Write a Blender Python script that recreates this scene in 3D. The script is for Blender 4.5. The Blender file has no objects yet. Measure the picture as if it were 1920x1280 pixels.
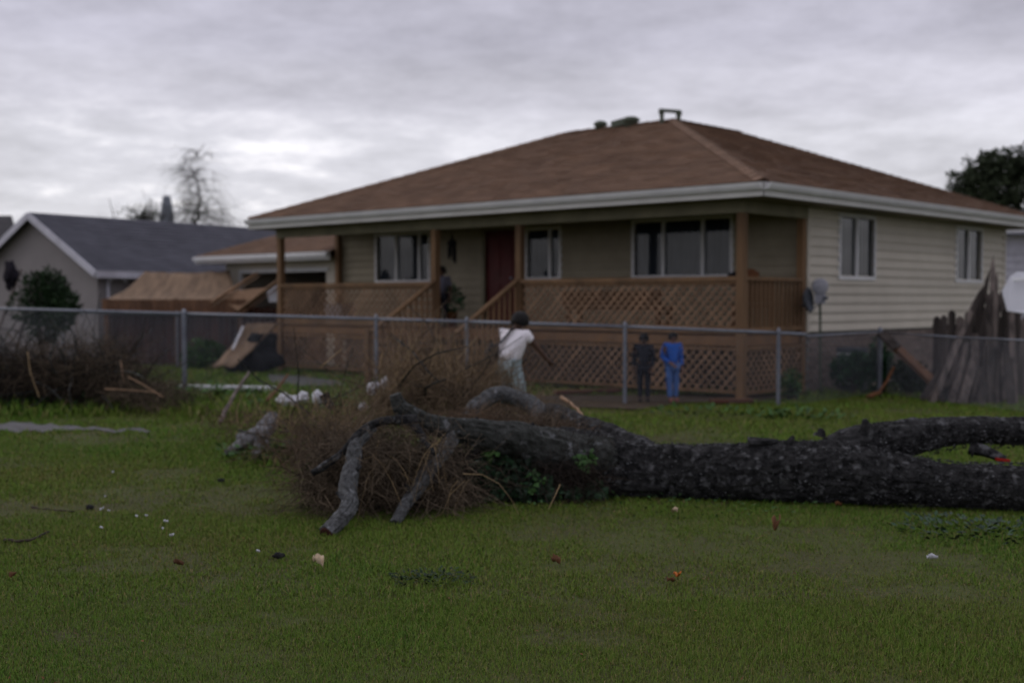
import bpy, math, random
import numpy as np
from mathutils import Vector, Matrix, noise
R = math.radians
random.seed(7)
rng = np.random.default_rng(7)
S = bpy.context.scene
COL = S.collection

# ------------------------------------------------------------------ camera
FPX = 2300.0
PITCH = math.atan(78 / FPX)
CAMZ = 1.6
cd = bpy.data.cameras.new('camera')
cam = bpy.data.objects.new('camera', cd); COL.objects.link(cam)
cam.location = (0, 0, CAMZ); cam.rotation_euler = (R(90) - PITCH, 0, 0)
cd.sensor_width = 36; cd.lens = 36 * FPX / 1920
cd.clip_start = .05; cd.clip_end = 2000
cd.dof.use_dof = True; cd.dof.focus_distance = 5.6; cd.dof.aperture_fstop = 1.75
cd.dof.aperture_blades = 0
S.camera = cam

def P(px, py, Y):
    x = (px - 960) / FPX; y = (640 - py) / FPX
    d = Vector((x, math.cos(PITCH) + y * math.sin(PITCH), -math.sin(PITCH) + y * math.cos(PITCH)))
    t = Y / d.y
    return Vector((d.x * t, Y, CAMZ + d.z * t))
def G(px, py):
    x = (px - 960) / FPX; y = (640 - py) / FPX
    d = Vector((x, math.cos(PITCH) + y * math.sin(PITCH), -math.sin(PITCH) + y * math.cos(PITCH)))
    t = -CAMZ / d.z
    return Vector((d.x * t, d.y * t, 0))

# ------------------------------------------------------------------ world, sun, exposure
W = bpy.data.worlds.new('World'); S.world = W; W.use_nodes = True
nt = W.node_tree; nt.nodes.clear()
def N(t, **k):
    n = nt.nodes.new(t)
    for a, b in k.items(): setattr(n, a, b)
    return n
def L(a, b): nt.links.new(a, b)
def MA(op, a, b=None, c=None):
    n = N('ShaderNodeMath', operation=op)
    for i, v in enumerate((a, b, c)):
        if v is None: continue
        if isinstance(v, (int, float)): n.inputs[i].default_value = v
        else: L(v, n.inputs[i])
    return n.outputs[0]
SUN_EL, SUN_AZ = R(24), R(-72)          # azimuth measured from +Y towards +X
sky = N('ShaderNodeTexSky'); sky.sky_type = 'NISHITA'; sky.sun_disc = False
sky.sun_elevation = SUN_EL; sky.sun_rotation = SUN_AZ
bg1 = N('ShaderNodeBackground'); bg1.inputs[1].default_value = .05; L(sky.outputs[0], bg1.inputs[0])
tc = N('ShaderNodeTexCoord'); sep = N('ShaderNodeSeparateXYZ'); L(tc.outputs['Generated'], sep.inputs[0])
X, Y_, Z = sep.outputs
zz = MA('ADD', MA('MAXIMUM', Z, 0.0), .15)
cmb = N('ShaderNodeCombineXYZ')
L(MA('DIVIDE', X, zz), cmb.inputs[0]); L(MA('DIVIDE', Y_, zz), cmb.inputs[1])
def noi(scale, detail, rough, off, dist=0.):
    mp = N('ShaderNodeMapping'); mp.inputs['Location'].default_value = off; L(cmb.outputs[0], mp.inputs[0])
    n = N('ShaderNodeTexNoise'); n.inputs['Scale'].default_value = scale; n.inputs['Detail'].default_value = detail
    n.inputs['Roughness'].default_value = rough; n.inputs['Distortion'].default_value = dist
    L(mp.outputs[0], n.inputs['Vector']); return n.outputs[0]
n1 = noi(.95, 8, .56, (3.4, 2.9, 0), .25)
n2 = noi(4.6, 9, .64, (9.1, 4.4, 0), .1)
nn = MA('ADD', MA('MULTIPLY', n1, .6), MA('MULTIPLY', n2, .4))
# brightness of the cloud deck by height above the horizon
rmp = N('ShaderNodeValToRGB'); L(Z, rmp.inputs[0])
cr = rmp.color_ramp; cr.interpolation = 'EASE'
cr.elements[0].position = 0.0; cr.elements[0].color = (.70, .69, .74, 1)
cr.elements[1].position = 1.0; cr.elements[1].color = (.74, .73, .80, 1)
for p_, c_ in ((.06, (.77, .765, .815, 1)), (.12, (.74, .735, .80, 1)), (.165, (.63, .62, .70, 1)), (.21, (.56, .55, .645, 1)), (.25, (.535, .525, .62, 1)), (.38, (.60, .59, .67, 1)), (.6, (.76, .75, .82, 1))):
    e = cr.elements.new(p_); e.color = c_
mod = N('ShaderNodeMapRange'); mod.inputs[1].default_value = .38; mod.inputs[2].default_value = .64
mod.inputs[3].default_value = .80; mod.inputs[4].default_value = 1.26; L(nn, mod.inputs[0])
# clear gap glowing low on the left, where the sun is
dotn = N('ShaderNodeVectorMath', operation='DOT_PRODUCT'); L(tc.outputs['Generated'], dotn.inputs[0])
gd = Vector((-.40, 1, .085)).normalized(); dotn.inputs[1].default_value = gd
gl = N('ShaderNodeMapRange'); gl.interpolation_type = 'SMOOTHSTEP'
gl.inputs[1].default_value = .90; gl.inputs[2].default_value = 1.0; gl.inputs[3].default_value = 0; gl.inputs[4].default_value = 1
L(dotn.outputs['Value'], gl.inputs[0])
gap = N('ShaderNodeMapRange'); gap.interpolation_type = 'SMOOTHSTEP'; gap.inputs[1].default_value = .50; gap.inputs[2].default_value = .64
L(nn, gap.inputs[0])
low = N('ShaderNodeMapRange'); low.inputs[1].default_value = .17; low.inputs[2].default_value = .06; L(Z, low.inputs[0])
glow = MA('MULTIPLY', MA('MULTIPLY', MA('MULTIPLY', gl.outputs[0], gap.outputs[0]), low.outputs[0]), .50)
vm = N('ShaderNodeVectorMath', operation='SCALE'); L(rmp.outputs[0], vm.inputs[0]); L(mod.outputs[0], vm.inputs['Scale'])
wc = N('ShaderNodeVectorMath', operation='SCALE'); wc.inputs[0].default_value = (1, .93, .80); L(glow, wc.inputs['Scale'])
va = N('ShaderNodeVectorMath', operation='ADD'); L(vm.outputs[0], va.inputs[0]); L(wc.outputs[0], va.inputs[1])
# the evening sky fades gently away from the side where the sun has gone down
dd_ = N('ShaderNodeVectorMath', operation='DOT_PRODUCT'); L(tc.outputs['Generated'], dd_.inputs[0]); dd_.inputs[1].default_value = Vector((-.30, .95, 0)).normalized()
fa = N('ShaderNodeMapRange'); fa.interpolation_type = 'SMOOTHSTEP'; fa.inputs[1].default_value = -.9; fa.inputs[2].default_value = .75
fa.inputs[3].default_value = .80; fa.inputs[4].default_value = 1.0; L(dd_.outputs['Value'], fa.inputs[0])
vf = N('ShaderNodeVectorMath', operation='SCALE'); L(va.outputs[0], vf.inputs[0]); L(fa.outputs[0], vf.inputs['Scale'])
bg2 = N('ShaderNodeBackground'); bg2.inputs[1].default_value = 1.0; L(vf.outputs[0], bg2.inputs[0])
mx = N('ShaderNodeMixShader'); mx.inputs[0].default_value = .95
L(bg1.outputs[0], mx.inputs[1]); L(bg2.outputs[0], mx.inputs[2])
wo = N('ShaderNodeOutputWorld'); L(mx.outputs[0], wo.inputs[0])

sl = bpy.data.lights.new('sun', 'SUN'); so = bpy.data.objects.new('sun', sl); COL.objects.link(so)
sl.energy = .35; sl.angle = R(40); sl.color = (1, .93, .84)
sdir = Vector((math.sin(SUN_AZ) * math.cos(SUN_EL), math.cos(SUN_AZ) * math.cos(SUN_EL), math.sin(SUN_EL)))
so.rotation_euler = sdir.to_track_quat('Z', 'Y').to_euler(); so.location = (-8, 4, 12)

S.view_settings.view_transform = 'Standard'; S.view_settings.look = 'None'
S.view_settings.exposure = 0; S.view_settings.gamma = 1; S.view_settings.use_curve_mapping = False
S.render.engine = 'CYCLES'
S.cycles.use_denoising = True; S.cycles.max_bounces = 6; S.cycles.transparent_max_bounces = 12
S.cycles.caustics_reflective = False; S.cycles.caustics_refractive = False

# ------------------------------------------------------------------ materials
def mat(name, col, col2=None, scale=3., rough=.85, bump=0., bscale=None, stretch=(1, 1, 1), rnd=0., spec=.25, metal=0., spots=None, detail=6, contrast=(.35, .65), space='Object'):
    m = bpy.data.materials.new(name); m.use_nodes = True
    t = m.node_tree; b = t.nodes['Principled BSDF']
    b.inputs['Roughness'].default_value = rough; b.inputs['Metallic'].default_value = metal
    b.inputs['Specular IOR Level'].default_value = spec
    def n_(ty, **k):
        n = t.nodes.new(ty)
        for a, v in k.items(): setattr(n, a, v)
        return n
    if space == 'World': co = n_('ShaderNodeNewGeometry').outputs['Position']
    else: co = n_('ShaderNodeTexCoord').outputs['Object']
    mp = n_('ShaderNodeMapping'); mp.inputs['Scale'].default_value = stretch; t.links.new(co, mp.inputs[0])
    c2 = col2 or tuple(x * .72 for x in col)
    ns = n_('ShaderNodeTexNoise'); ns.inputs['Scale'].default_value = scale; ns.inputs['Detail'].default_value = detail
    ns.inputs['Roughness'].default_value = .62
    t.links.new(mp.outputs[0], ns.inputs['Vector'])
    r = n_('ShaderNodeMapRange'); r.inputs[1].default_value = contrast[0]; r.inputs[2].default_value = contrast[1]
    t.links.new(ns.outputs[0], r.inputs[0])
    mix = n_('ShaderNodeMix', data_type='RGBA'); t.links.new(r.outputs[0], mix.inputs[0])
    mix.inputs[6].default_value = (*c2, 1); mix.inputs[7].default_value = (*col, 1)
    out = mix.outputs[2]
    if spots:
        sc, sz, lo, hi = spots
        n3 = n_('ShaderNodeTexNoise'); n3.inputs['Scale'].default_value = sz; n3.inputs['Detail'].default_value = 3
        t.links.new(co, n3.inputs['Vector'])
        r3 = n_('ShaderNodeMapRange'); r3.inputs[1].default_value = lo; r3.inputs[2].default_value = hi
        t.links.new(n3.outputs[0], r3.inputs[0])
        m3 = n_('ShaderNodeMix', data_type='RGBA'); t.links.new(r3.outputs[0], m3.inputs[0])
        t.links.new(out, m3.inputs[6]); m3.inputs[7].default_value = (*sc, 1); out = m3.outputs[2]
    if rnd:
        a = n_('ShaderNodeAttribute', attribute_name='rnd'); oi = n_('ShaderNodeObjectInfo')
        ad = n_('ShaderNodeMath', operation='ADD'); t.links.new(a.outputs['Fac'], ad.inputs[0]); t.links.new(oi.outputs['Random'], ad.inputs[1])
        fr = n_('ShaderNodeMath', operation='FRACT'); t.links.new(ad.outputs[0], fr.inputs[0])
        mr = n_('ShaderNodeMapRange'); mr.inputs[3].default_value = 1 - rnd; mr.inputs[4].default_value = 1 + rnd
        t.links.new(fr.outputs[0], mr.inputs[0])
        vs = n_('ShaderNodeVectorMath', operation='SCALE'); t.links.new(out, vs.inputs[0]); t.links.new(mr.outputs[0], vs.inputs['Scale'])
        out = vs.outputs[0]
    t.links.new(out, b.inputs['Base Color'])
    if bump:
        n2_ = n_('ShaderNodeTexNoise'); n2_.inputs['Scale'].default_value = bscale or scale * 4; n2_.inputs['Detail'].default_value = 8
        t.links.new(mp.outputs[0], n2_.inputs['Vector'])
        bp = n_('ShaderNodeBump'); bp.inputs['Strength'].default_value = bump; bp.inputs['Distance'].default_value = .02
        t.links.new(n2_.outputs[0], bp.inputs['Height']); t.links.new(bp.outputs[0], b.inputs['Normal'])
    return m
def glass_mat():
    m = bpy.data.materials.new('window_glass'); m.use_nodes = True; t = m.node_tree; t.nodes.clear()
    o = t.nodes.new('ShaderNodeOutputMaterial'); g = t.nodes.new('ShaderNodeBsdfGlossy'); g.inputs['Roughness'].default_value = .03
    tr = t.nodes.new('ShaderNodeBsdfTransparent'); tr.inputs[0].default_value = (.62, .68, .72, 1)
    fr = t.nodes.new('ShaderNodeFresnel'); fr.inputs[0].default_value = 1.5
    mx_ = t.nodes.new('ShaderNodeMixShader'); t.links.new(fr.outputs[0], mx_.inputs[0]); t.links.new(tr.outputs[0], mx_.inputs[1]); t.links.new(g.outputs[0], mx_.inputs[2])
    t.links.new(mx_.outputs[0], o.inputs[0]); return m
M = dict(
    soil=mat('soil', (.070, .085, .022), (.058, .055, .022), .9, .95, .6, 30, spots=((.10, .085, .04), 14, .60, .76)),
    gravel=mat('gravel', (.17, .165, .175), (.08, .078, .08), 6, .9, .5, 50),
    concrete=mat('concrete', (.13, .13, .13), (.08, .085, .08), 2, .85, .2),
    dirt=mat('dirt', (.09, .065, .045), (.05, .038, .028), 4, .95, .6, 20),
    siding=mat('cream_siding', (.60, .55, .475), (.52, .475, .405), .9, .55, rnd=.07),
    shadesiding=mat('shade_tinted_porch_siding', (.33, .29, .215), (.25, .22, .16), 1.2, .65, rnd=.05),  # front wall siding, porch shade put into its darker tan colour
    trim=mat('white_trim', (.74, .74, .76), (.64, .64, .67), 2, .5),
    fascia=mat('white_fascia', (.70, .69, .68), (.60, .59, .58), 1.5, .5),
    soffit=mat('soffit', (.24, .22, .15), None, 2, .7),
    shingle=mat('brown_shingle', (.205, .125, .084), (.160, .098, .068), 1.1, .92, .4, 30, rnd=.13),
    greyshingle=mat('slate_shingle', (.095, .095, .12), (.075, .075, .095), 1, .9, .3, 30, rnd=.08),
    cedar=mat('porch_timber', (.225, .132, .070), (.130, .078, .045), 2.0, .8, .3, 12, (1, 1, .25), rnd=.1),
    lattice=mat('lattice_wood', (.285, .178, .112), (.165, .105, .070), 1.6, .85, rnd=.28),
    deck=mat('deck_boards', (.20, .11, .055), (.14, .08, .045), 3, .8, rnd=.12),
    door=mat('red_door', (.10, .008, .010), (.07, .006, .007), 2, .5),
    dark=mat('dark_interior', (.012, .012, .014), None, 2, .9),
    curtain=mat('grey_curtain', (.145, .15, .18), (.06, .063, .075), 4, .9, 0, None, (6, 6, .3)),
    darkcurtain=mat('dark_blind', (.045, .042, .046), (.032, .030, .033), 4, .9),
    glass=glass_mat(),
    brick=mat('tan_brick', (.23, .18, .16), (.15, .11, .10), 5, .9, .4, 40, rnd=.3),
    mortar=mat('mortar', (.22, .21, .20), None, 8, .95, .3),
    galv=mat('galvanised_steel', (.22, .235, .28), (.15, .16, .20), 4, .42, spec=.5, metal=.35),
    grey_meter=mat('meter_grey', (.13, .14, .17), (.09, .10, .12), 4, .6),
    light_meter=mat('meter_light', (.42, .42, .48), (.32, .32, .37), 4, .5),
    conduit=mat('green_conduit', (.10, .12, .09), None, 4, .6),
    bark=mat('dark_bark', (.040, .039, .041), (.008, .008, .009), 16, .95, 1.0, 34, (1, 1, 1), spots=((.13, .13, .138), 13, .57, .72), detail=10, contrast=(.38, .62)),
    barkpale=mat('lichen_bark', (.125, .128, .135), (.040, .040, .041), 24, .95, 1.0, 40, spots=((.19, .195, .21), 13, .60, .70), detail=8),
    barkweather=mat('weathered_bark', (.24, .24, .26), (.07, .07, .075), 14, .95, 1.0, 40),
    tanbrush=mat('tan_brush', (.23, .165, .105), (.10, .072, .05), 2.5, .95, rnd=.5),
    barkmid=mat('mossy_bark', (.060, .062, .060), (.014, .015, .013), 14, .95, 1.0, 40, spots=((.15, .155, .165), 11, .60, .70), detail=8),
    cutwood=mat('cut_wood', (.06, .022, .014), (.03, .01, .008), 8, .9),
    redcut=mat('red_marked_wood', (.42, .02, .012), (.3, .015, .01), 8, .7),
    vine=mat('dead_vines', (.150, .112, .078), (.062, .048, .036), 2.5, .95, rnd=.5),
    darkvine=mat('dark_twigs', (.046, .034, .027), (.018, .014, .012), 2.5, .95, rnd=.5),
    needles=mat('dry_needles', (.15, .10, .065), (.08, .056, .04), 3, .95, rnd=.4),
    straw=mat('straw', (.34, .24, .13), (.2, .14, .08), 6, .9, rnd=.2),
    ivy=mat('ivy_leaf', (.024, .060, .026), (.010, .028, .013), 3, .5, rnd=.6, spec=.3),
    weed=mat('weed_leaf', (.055, .125, .030), (.03, .075, .022), 3, .6, rnd=.45),
    bush=mat('bush_leaf', (.022, .050, .016), (.010, .024, .009), 2, .6, rnd=.5),
    shrub=mat('shrub_leaf', (.040, .115, .050), (.02, .06, .026), 2, .6, rnd=.5),
    farleaf=mat('tree_leaf', (.045, .062, .030), (.022, .030, .016), 1.2, .7, rnd=.5),
    baretwig=mat('bare_twigs', (.055, .048, .045), (.03, .027, .026), 3, .9),
    stucco=mat('grey_stucco', (.29, .265, .27), (.25, .23, .235), 1.2, .9, .2, 30),
    greytrim=mat('lavender_trim', (.62, .61, .70), None, 2, .6),
    tan=mat('tan_canvas', (.27, .185, .125), (.16, .11, .078), 2.2, .9, .3, 10, (3, .6, 1)),
    redplank=mat('red_brown_plank', (.105, .045, .033), (.06, .028, .022), 3, .9, .3, 12, (1, 1, .2), rnd=.35),
    plank=mat('brown_board', (.20, .105, .062), (.13, .07, .045), 3, .85, .2, 12, rnd=.2),
    lumber=mat('pale_lumber', (.42, .265, .17), (.3, .19, .12), 4, .8),
    oldwood=mat('weathered_wood', (.16, .13, .12), (.05, .042, .04), 4, .95, .6, 16, (3, 3, .25), rnd=.6),
    whitesheet=mat('white_sheet', (.72, .72, .78), (.62, .62, .68), 2, .6),
    skin=mat('brown_skin', (.085, .045, .032), None, 4, .6),
    skin2=mat('tan_skin', (.24, .13, .10), None, 4, .6),
    hair=mat('black_hair', (.010, .009, .010), None, 6, .7),
    tshirt=mat('white_cotton', (.84, .80, .86), (.78, .74, .80), 3, .9, .2, 12),
    jeans=mat('pale_green_jeans', (.38, .46, .50), (.24, .30, .33), 4, .9, .2, 12),
    black=mat('black_fabric', (.016, .016, .020), None, 4, .85),
    navy=mat('dark_clothes', (.020, .022, .034), (.014, .015, .022), 4, .9),
    blue=mat('blue_jacket', (.022, .13, .58), (.016, .09, .42), 4, .8),
    bluej=mat('blue_jeans', (.10, .22, .55), (.07, .14, .38), 4, .9),
    greyshirt=mat('grey_blue_shirt', (.13, .13, .17), None, 4, .9),
    pinkshoe=mat('pink_shoes', (.38, .14, .12), None, 4, .6),
    plastic=mat('white_plastic', (.60, .60, .66), (.5, .5, .56), 5, .4, spec=.5),
    orange=mat('orange_leaf', (.62, .17, .02), (.4, .1, .015), 30, .6),
    rust=mat('rusty_orange', (.20, .085, .030), (.10, .04, .02), 8, .8),
    paper=mat('cream_paper', (.62, .48, .34), None, 20, .8),
    brownleaf=mat('brown_leaf', (.17, .075, .035), (.1, .045, .02), 20, .8, rnd=.4),
    roofdark=mat('dark_roof', (.055, .052, .058), None, 2, .9),
    steeple=mat('pale_grey_steeple', (.24, .26, .31), None, 1, .8),
    purple=mat('dark_purple_cloth', (.018, .015, .024), None, 3, .9),
)

# ------------------------------------------------------------------ mesh helpers
WM = {}
def wmat(o): return WM.get(o.name, Matrix.Identity(4)) if o else Matrix.Identity(4)
def props(o, label=None, cat=None, group=None, kind=None):
    if label: o['label'] = label
    if cat: o['category'] = cat
    if group: o['group'] = group
    if kind: o['kind'] = kind
    return o
def thing(name, label, cat, loc=(0, 0, 0), rz=0., group=None):
    o = bpy.data.objects.new(name, None); COL.objects.link(o); o.empty_display_size = .2
    o.location = loc; o.rotation_euler = (0, 0, rz)
    WM[o.name] = Matrix.Translation(Vector(loc)) @ Matrix.Rotation(rz, 4, 'Z')
    return props(o, label, cat, group)
class MB:
    def __init__(s): s.v = []; s.f = []; s.r = []
    def poly(s, pts, faces, r=None):
        k = len(s.v); s.v.extend([tuple(p) for p in pts])
        rr = random.random() if r is None else r
        for f in faces: s.f.append(tuple(i + k for i in f)); s.r.append(rr)
    def box(s, a, b, r=None):
        x0, y0, z0 = a; x1, y1, z1 = b
        x0, x1 = min(x0, x1), max(x0, x1); y0, y1 = min(y0, y1), max(y0, y1); z0, z1 = min(z0, z1), max(z0, z1)
        s.poly([(x0, y0, z0), (x1, y0, z0), (x1, y1, z0), (x0, y1, z0), (x0, y0, z1), (x1, y0, z1), (x1, y1, z1), (x0, y1, z1)],
               [(0, 3, 2, 1), (4, 5, 6, 7), (0, 1, 5, 4), (1, 2, 6, 5), (2, 3, 7, 6), (3, 0, 4, 7)], r)
        return s
    def bar(s, a, b, w, h, up=(0, 0, 1), r=None):
        a = Vector(a); b = Vector(b); d = (b - a).normalized(); up = Vector(up)
        sx = d.cross(up)
        if sx.length < 1e-4: sx = d.cross(Vector((0, 1, 0)))
        sx.normalize(); sz = sx.cross(d).normalized()
        sx *= w / 2; sz *= h / 2
        pts = [a - sx - sz, a + sx - sz, a + sx + sz, a - sx + sz, b - sx - sz, b + sx - sz, b + sx + sz, b - sx + sz]
        s.poly(pts, [(0, 1, 2, 3), (7, 6, 5, 4), (0, 4, 5, 1), (1, 5, 6, 2), (2, 6, 7, 3), (3, 7, 4, 0)], r)
        return s
    def tube(s, pts, rad, n=8, cap=True, r=None):
        pts = [Vector(p) for p in pts]
        if not hasattr(rad, '__len__'): rad = [rad] * len(pts)
        rings = []; prev = None
        for i, p in enumerate(pts):
            d = (pts[min(i + 1, len(pts) - 1)] - pts[max(i - 1, 0)]).normalized()
            if prev is None:
                prev = d.cross(Vector((0, 0, 1)));
                if prev.length < .1: prev = d.cross(Vector((1, 0, 0)))
            prev = (prev - d * prev.dot(d)).normalized(); q = d.cross(prev)
            rings.append([p + (prev * math.cos(2 * math.pi * j / n) + q * math.sin(2 * math.pi * j / n)) * rad[i] for j in range(n)])
        vs = [v for g in rings for v in g]; fs = []
        for i in range(len(pts) - 1):
            for j in range(n):
                k = (j + 1) % n; fs.append((i * n + j, i * n + k, (i + 1) * n + k, (i + 1) * n + j))
        if cap: fs.append(tuple(range(n))[::-1]); fs.append(tuple((len(pts) - 1) * n + j for j in range(n)))
        s.poly(vs, fs, r); return s
    def leaf(s, p, d, nrm, l, w, r=None):
        p = Vector(p); sd = d.cross(nrm).normalized() * w / 2
        s.poly([p, p + d * l * .45 + sd + nrm * l * .08, p + d * l, p + d * l * .45 - sd + nrm * l * .08], [(0, 1, 2), (0, 2, 3)], r)
    def lathe(s, c, prof, n=12, axis=None, r=None):
        c = Vector(c); q = Vector((0, 0, 1)).rotation_difference(Vector(axis)) if axis else None
        vs = []; fs = []
        for (rr, z) in prof:
            for j in range(n):
                a = 2 * math.pi * j / n; v = Vector((rr * math.cos(a), rr * math.sin(a), z))
                vs.append(c + (q @ v if q else v))
        for i in range(len(prof) - 1):
            for j in range(n):
                k = (j + 1) % n; fs.append((i * n + j, i * n + k, (i + 1) * n + k, (i + 1) * n + j))
        fs.append(tuple(range(n))[::-1]); fs.append(tuple((len(prof) - 1) * n + j for j in range(n)))
        s.poly(vs, fs, r); return s
    def mesh(s, name, m, inv=None, smooth=False):
        me = bpy.data.meshes.new(name)
        vs = [inv @ Vector(v) for v in s.v] if inv is not None else s.v
        me.from_pydata(vs, [], s.f); me.materials.append(m)
        at = me.attributes.new('rnd', 'FLOAT', 'FACE'); at.data.foreach_set('value', s.r)
        if smooth: me.polygons.foreach_set('use_smooth', [True] * len(me.polygons))
        return me
    def build(s, name, m, parent=None, world=True, smooth=False, **kw):
        """world=True: vertices are world coordinates. world=False: the parent's own."""
        if parent is None and world:
            a = np.array([tuple(v) for v in s.v]); c = (a.min(0) + a.max(0)) / 2; c[2] = a[:, 2].min()
            T = Matrix.Translation(Vector(c)); me = s.mesh(name, m, T.inverted(), smooth)
            o = bpy.data.objects.new(name, me); COL.objects.link(o); o.location = c; WM[o.name] = T
        else:
            wm = wmat(parent); me = s.mesh(name, m, wm.inverted() if world else None, smooth)
            o = bpy.data.objects.new(name, me); COL.objects.link(o); o.parent = parent; WM[o.name] = wm
        return props(o, **kw)
def link_mesh(name, me, parent, loc=(0, 0, 0), rot=(0, 0, 0)):
    o = bpy.data.objects.new(name, me); COL.objects.link(o); o.parent = parent; o.location = loc; o.rotation_euler = rot
    WM[o.name] = wmat(parent) @ Matrix.LocRotScale(Vector(loc), __import__('mathutils').Euler(rot), None)
    return o
def rv(a=1.):
    while True:
        v = Vector((random.uniform(-1, 1), random.uniform(-1, 1), random.uniform(-1, 1)))
        if .1 < v.length < 1: return v.normalized() * a
def catmull(ctrl, per):
    """ctrl: list of tuples of floats; returns a smooth chain"""
    c = [np.array(x, float) for x in ctrl]; c = [2 * c[0] - c[1]] + c + [2 * c[-1] - c[-2]]
    out = []
    for i in range(1, len(c) - 2):
        for k in range(per):
            t = k / per
            out.append(.5 * ((2 * c[i]) + (-c[i - 1] + c[i + 1]) * t + (2 * c[i - 1] - 5 * c[i] + 4 * c[i + 1] - c[i + 2]) * t * t + (-c[i - 1] + 3 * c[i] - 3 * c[i + 1] + c[i + 2]) * t ** 3))
    out.append(c[-2]); return out

# ------------------------------------------------------------------ ground
def flat_poly(name, pts, z, m, label=None, cat=None, kind='structure', jitter=0):
    mb = MB(); mb.poly([(p[0], p[1], z) for p in pts], [tuple(range(len(pts)))])
    return mb.build(name, m, label=label, cat=cat, kind=kind)
xs = np.unique(np.concatenate([np.linspace(-600, -40, 8), np.linspace(-40, 40, 161), np.linspace(40, 600, 8)]))
ys = np.unique(np.concatenate([np.linspace(-60, 2, 8), np.linspace(2, 48, 116), np.linspace(48, 1500, 8)]))
mb = MB()
gv = [(x, y, (noise.noise(Vector((x * .35, y * .35, 0))) * .012 - .008) if 3 < y < 45 else -.008) for y in ys for x in xs]
nx = len(xs); mb.poly(gv, [(j * nx + i, j * nx + i + 1, (j + 1) * nx + i + 1, (j + 1) * nx + i) for j in range(len(ys) - 1) for i in range(nx - 1)])
mb.build('lawn', M['soil'], world=True, smooth=True, kind='structure')

pathp = [G(-140 + i * 15 + random.uniform(-5, 5), 792 + max(0, i * 15 - 140) * .054 + random.uniform(-4.0, 4.0)) for i in range(30)]
pathp += [G(300 - i * 15 + random.uniform(-5, 5), 810 + random.uniform(-5., 3.) + (1 if i > 20 else 0)) for i in range(30)]
PATH = [(p.x, p.y) for p in pathp]
flat_poly('gravel_path', PATH, .007, M['gravel'])
drv = [G(500, 702), G(560, 705), G(630, 714), G(650, 722), G(560, 724), G(505, 716)]
flat_poly('driveway', [(p.x, p.y) for p in drv], .007, M['concrete'])
kb = MB()
k0, k1 = G(340, 729), G(512, 732); kb.bar((k0.x, k0.y, .02), (k1.x, k1.y, .02), .25, .10)
kb.build('kerb', M['whitesheet'], kind='structure')
dp = [G(930, 742), G(1400, 740), G(1480, 741), G(1500, 745), G(1400, 753), G(1270, 757), G(1200, 768), G(1080, 764), G(930, 768)]
flat_poly('bare_soil', [(p.x, p.y) for p in dp], .010, M['dirt'])
dp = [G(1700, 730), G(2020, 722), G(2020, 752), G(1850, 752), G(1700, 742)]
flat_poly('bare_soil', [(p.x, p.y) for p in dp], .010, M['dirt'])

def inside(poly, x, y):
    c = np.zeros(len(x), bool); n = len(poly)
    for i in range(n):
        x0, y0 = poly[i]; x1, y1 = poly[(i + 1) % n]
        if y0 == y1: continue
        c ^= ((y0 > y) != (y1 > y)) & (x < (x1 - x0) * (y - y0) / (y1 - y0) + x0)
    return c
def vnoise(x, y, s, seed=0):
    """cheap smooth value noise for numpy arrays"""
    r = np.random.default_rng(100 + seed); T = r.random((64, 64))
    u = x / s; v = y / s; i = np.floor(u).astype(int); j = np.floor(v).astype(int); fu = u - i; fv = v - j
    fu = fu * fu * (3 - 2 * fu); fv = fv * fv * (3 - 2 * fv)
    g = lambda a, b: T[a % 64, b % 64]
    return (g(i, j) * (1 - fu) + g(i + 1, j) * fu) * (1 - fv) + (g(i, j + 1) * (1 - fu) + g(i + 1, j + 1) * fu) * fv
def grass_material():
    m = bpy.data.materials.new('grass_blades'); m.use_nodes = True; t = m.node_tree; b = t.nodes['Principled BSDF']
    a = t.nodes.new('ShaderNodeAttribute'); a.attribute_name = 'tone'
    r = t.nodes.new('ShaderNodeValToRGB'); t.links.new(a.outputs['Fac'], r.inputs[0]); c = r.color_ramp
    c.elements[0].position = 0; c.elements[0].color = (.26, .20, .105, 1)
    c.elements[1].position = 1; c.elements[1].color = (.078, .165, .026, 1)
    for p_, c_ in ((.14, (.18, .17, .050, 1)), (.28, (.128, .162, .036, 1)), (.6, (.128, .198, .030, 1))):
        e = c.elements.new(p_); e.color = c_
    t.links.new(r.outputs[0], b.inputs['Base Color']); b.inputs['Roughness'].default_value = .8
    b.inputs['Specular IOR Level'].default_value = .05
    return m
M['grass'] = grass_material()
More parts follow.
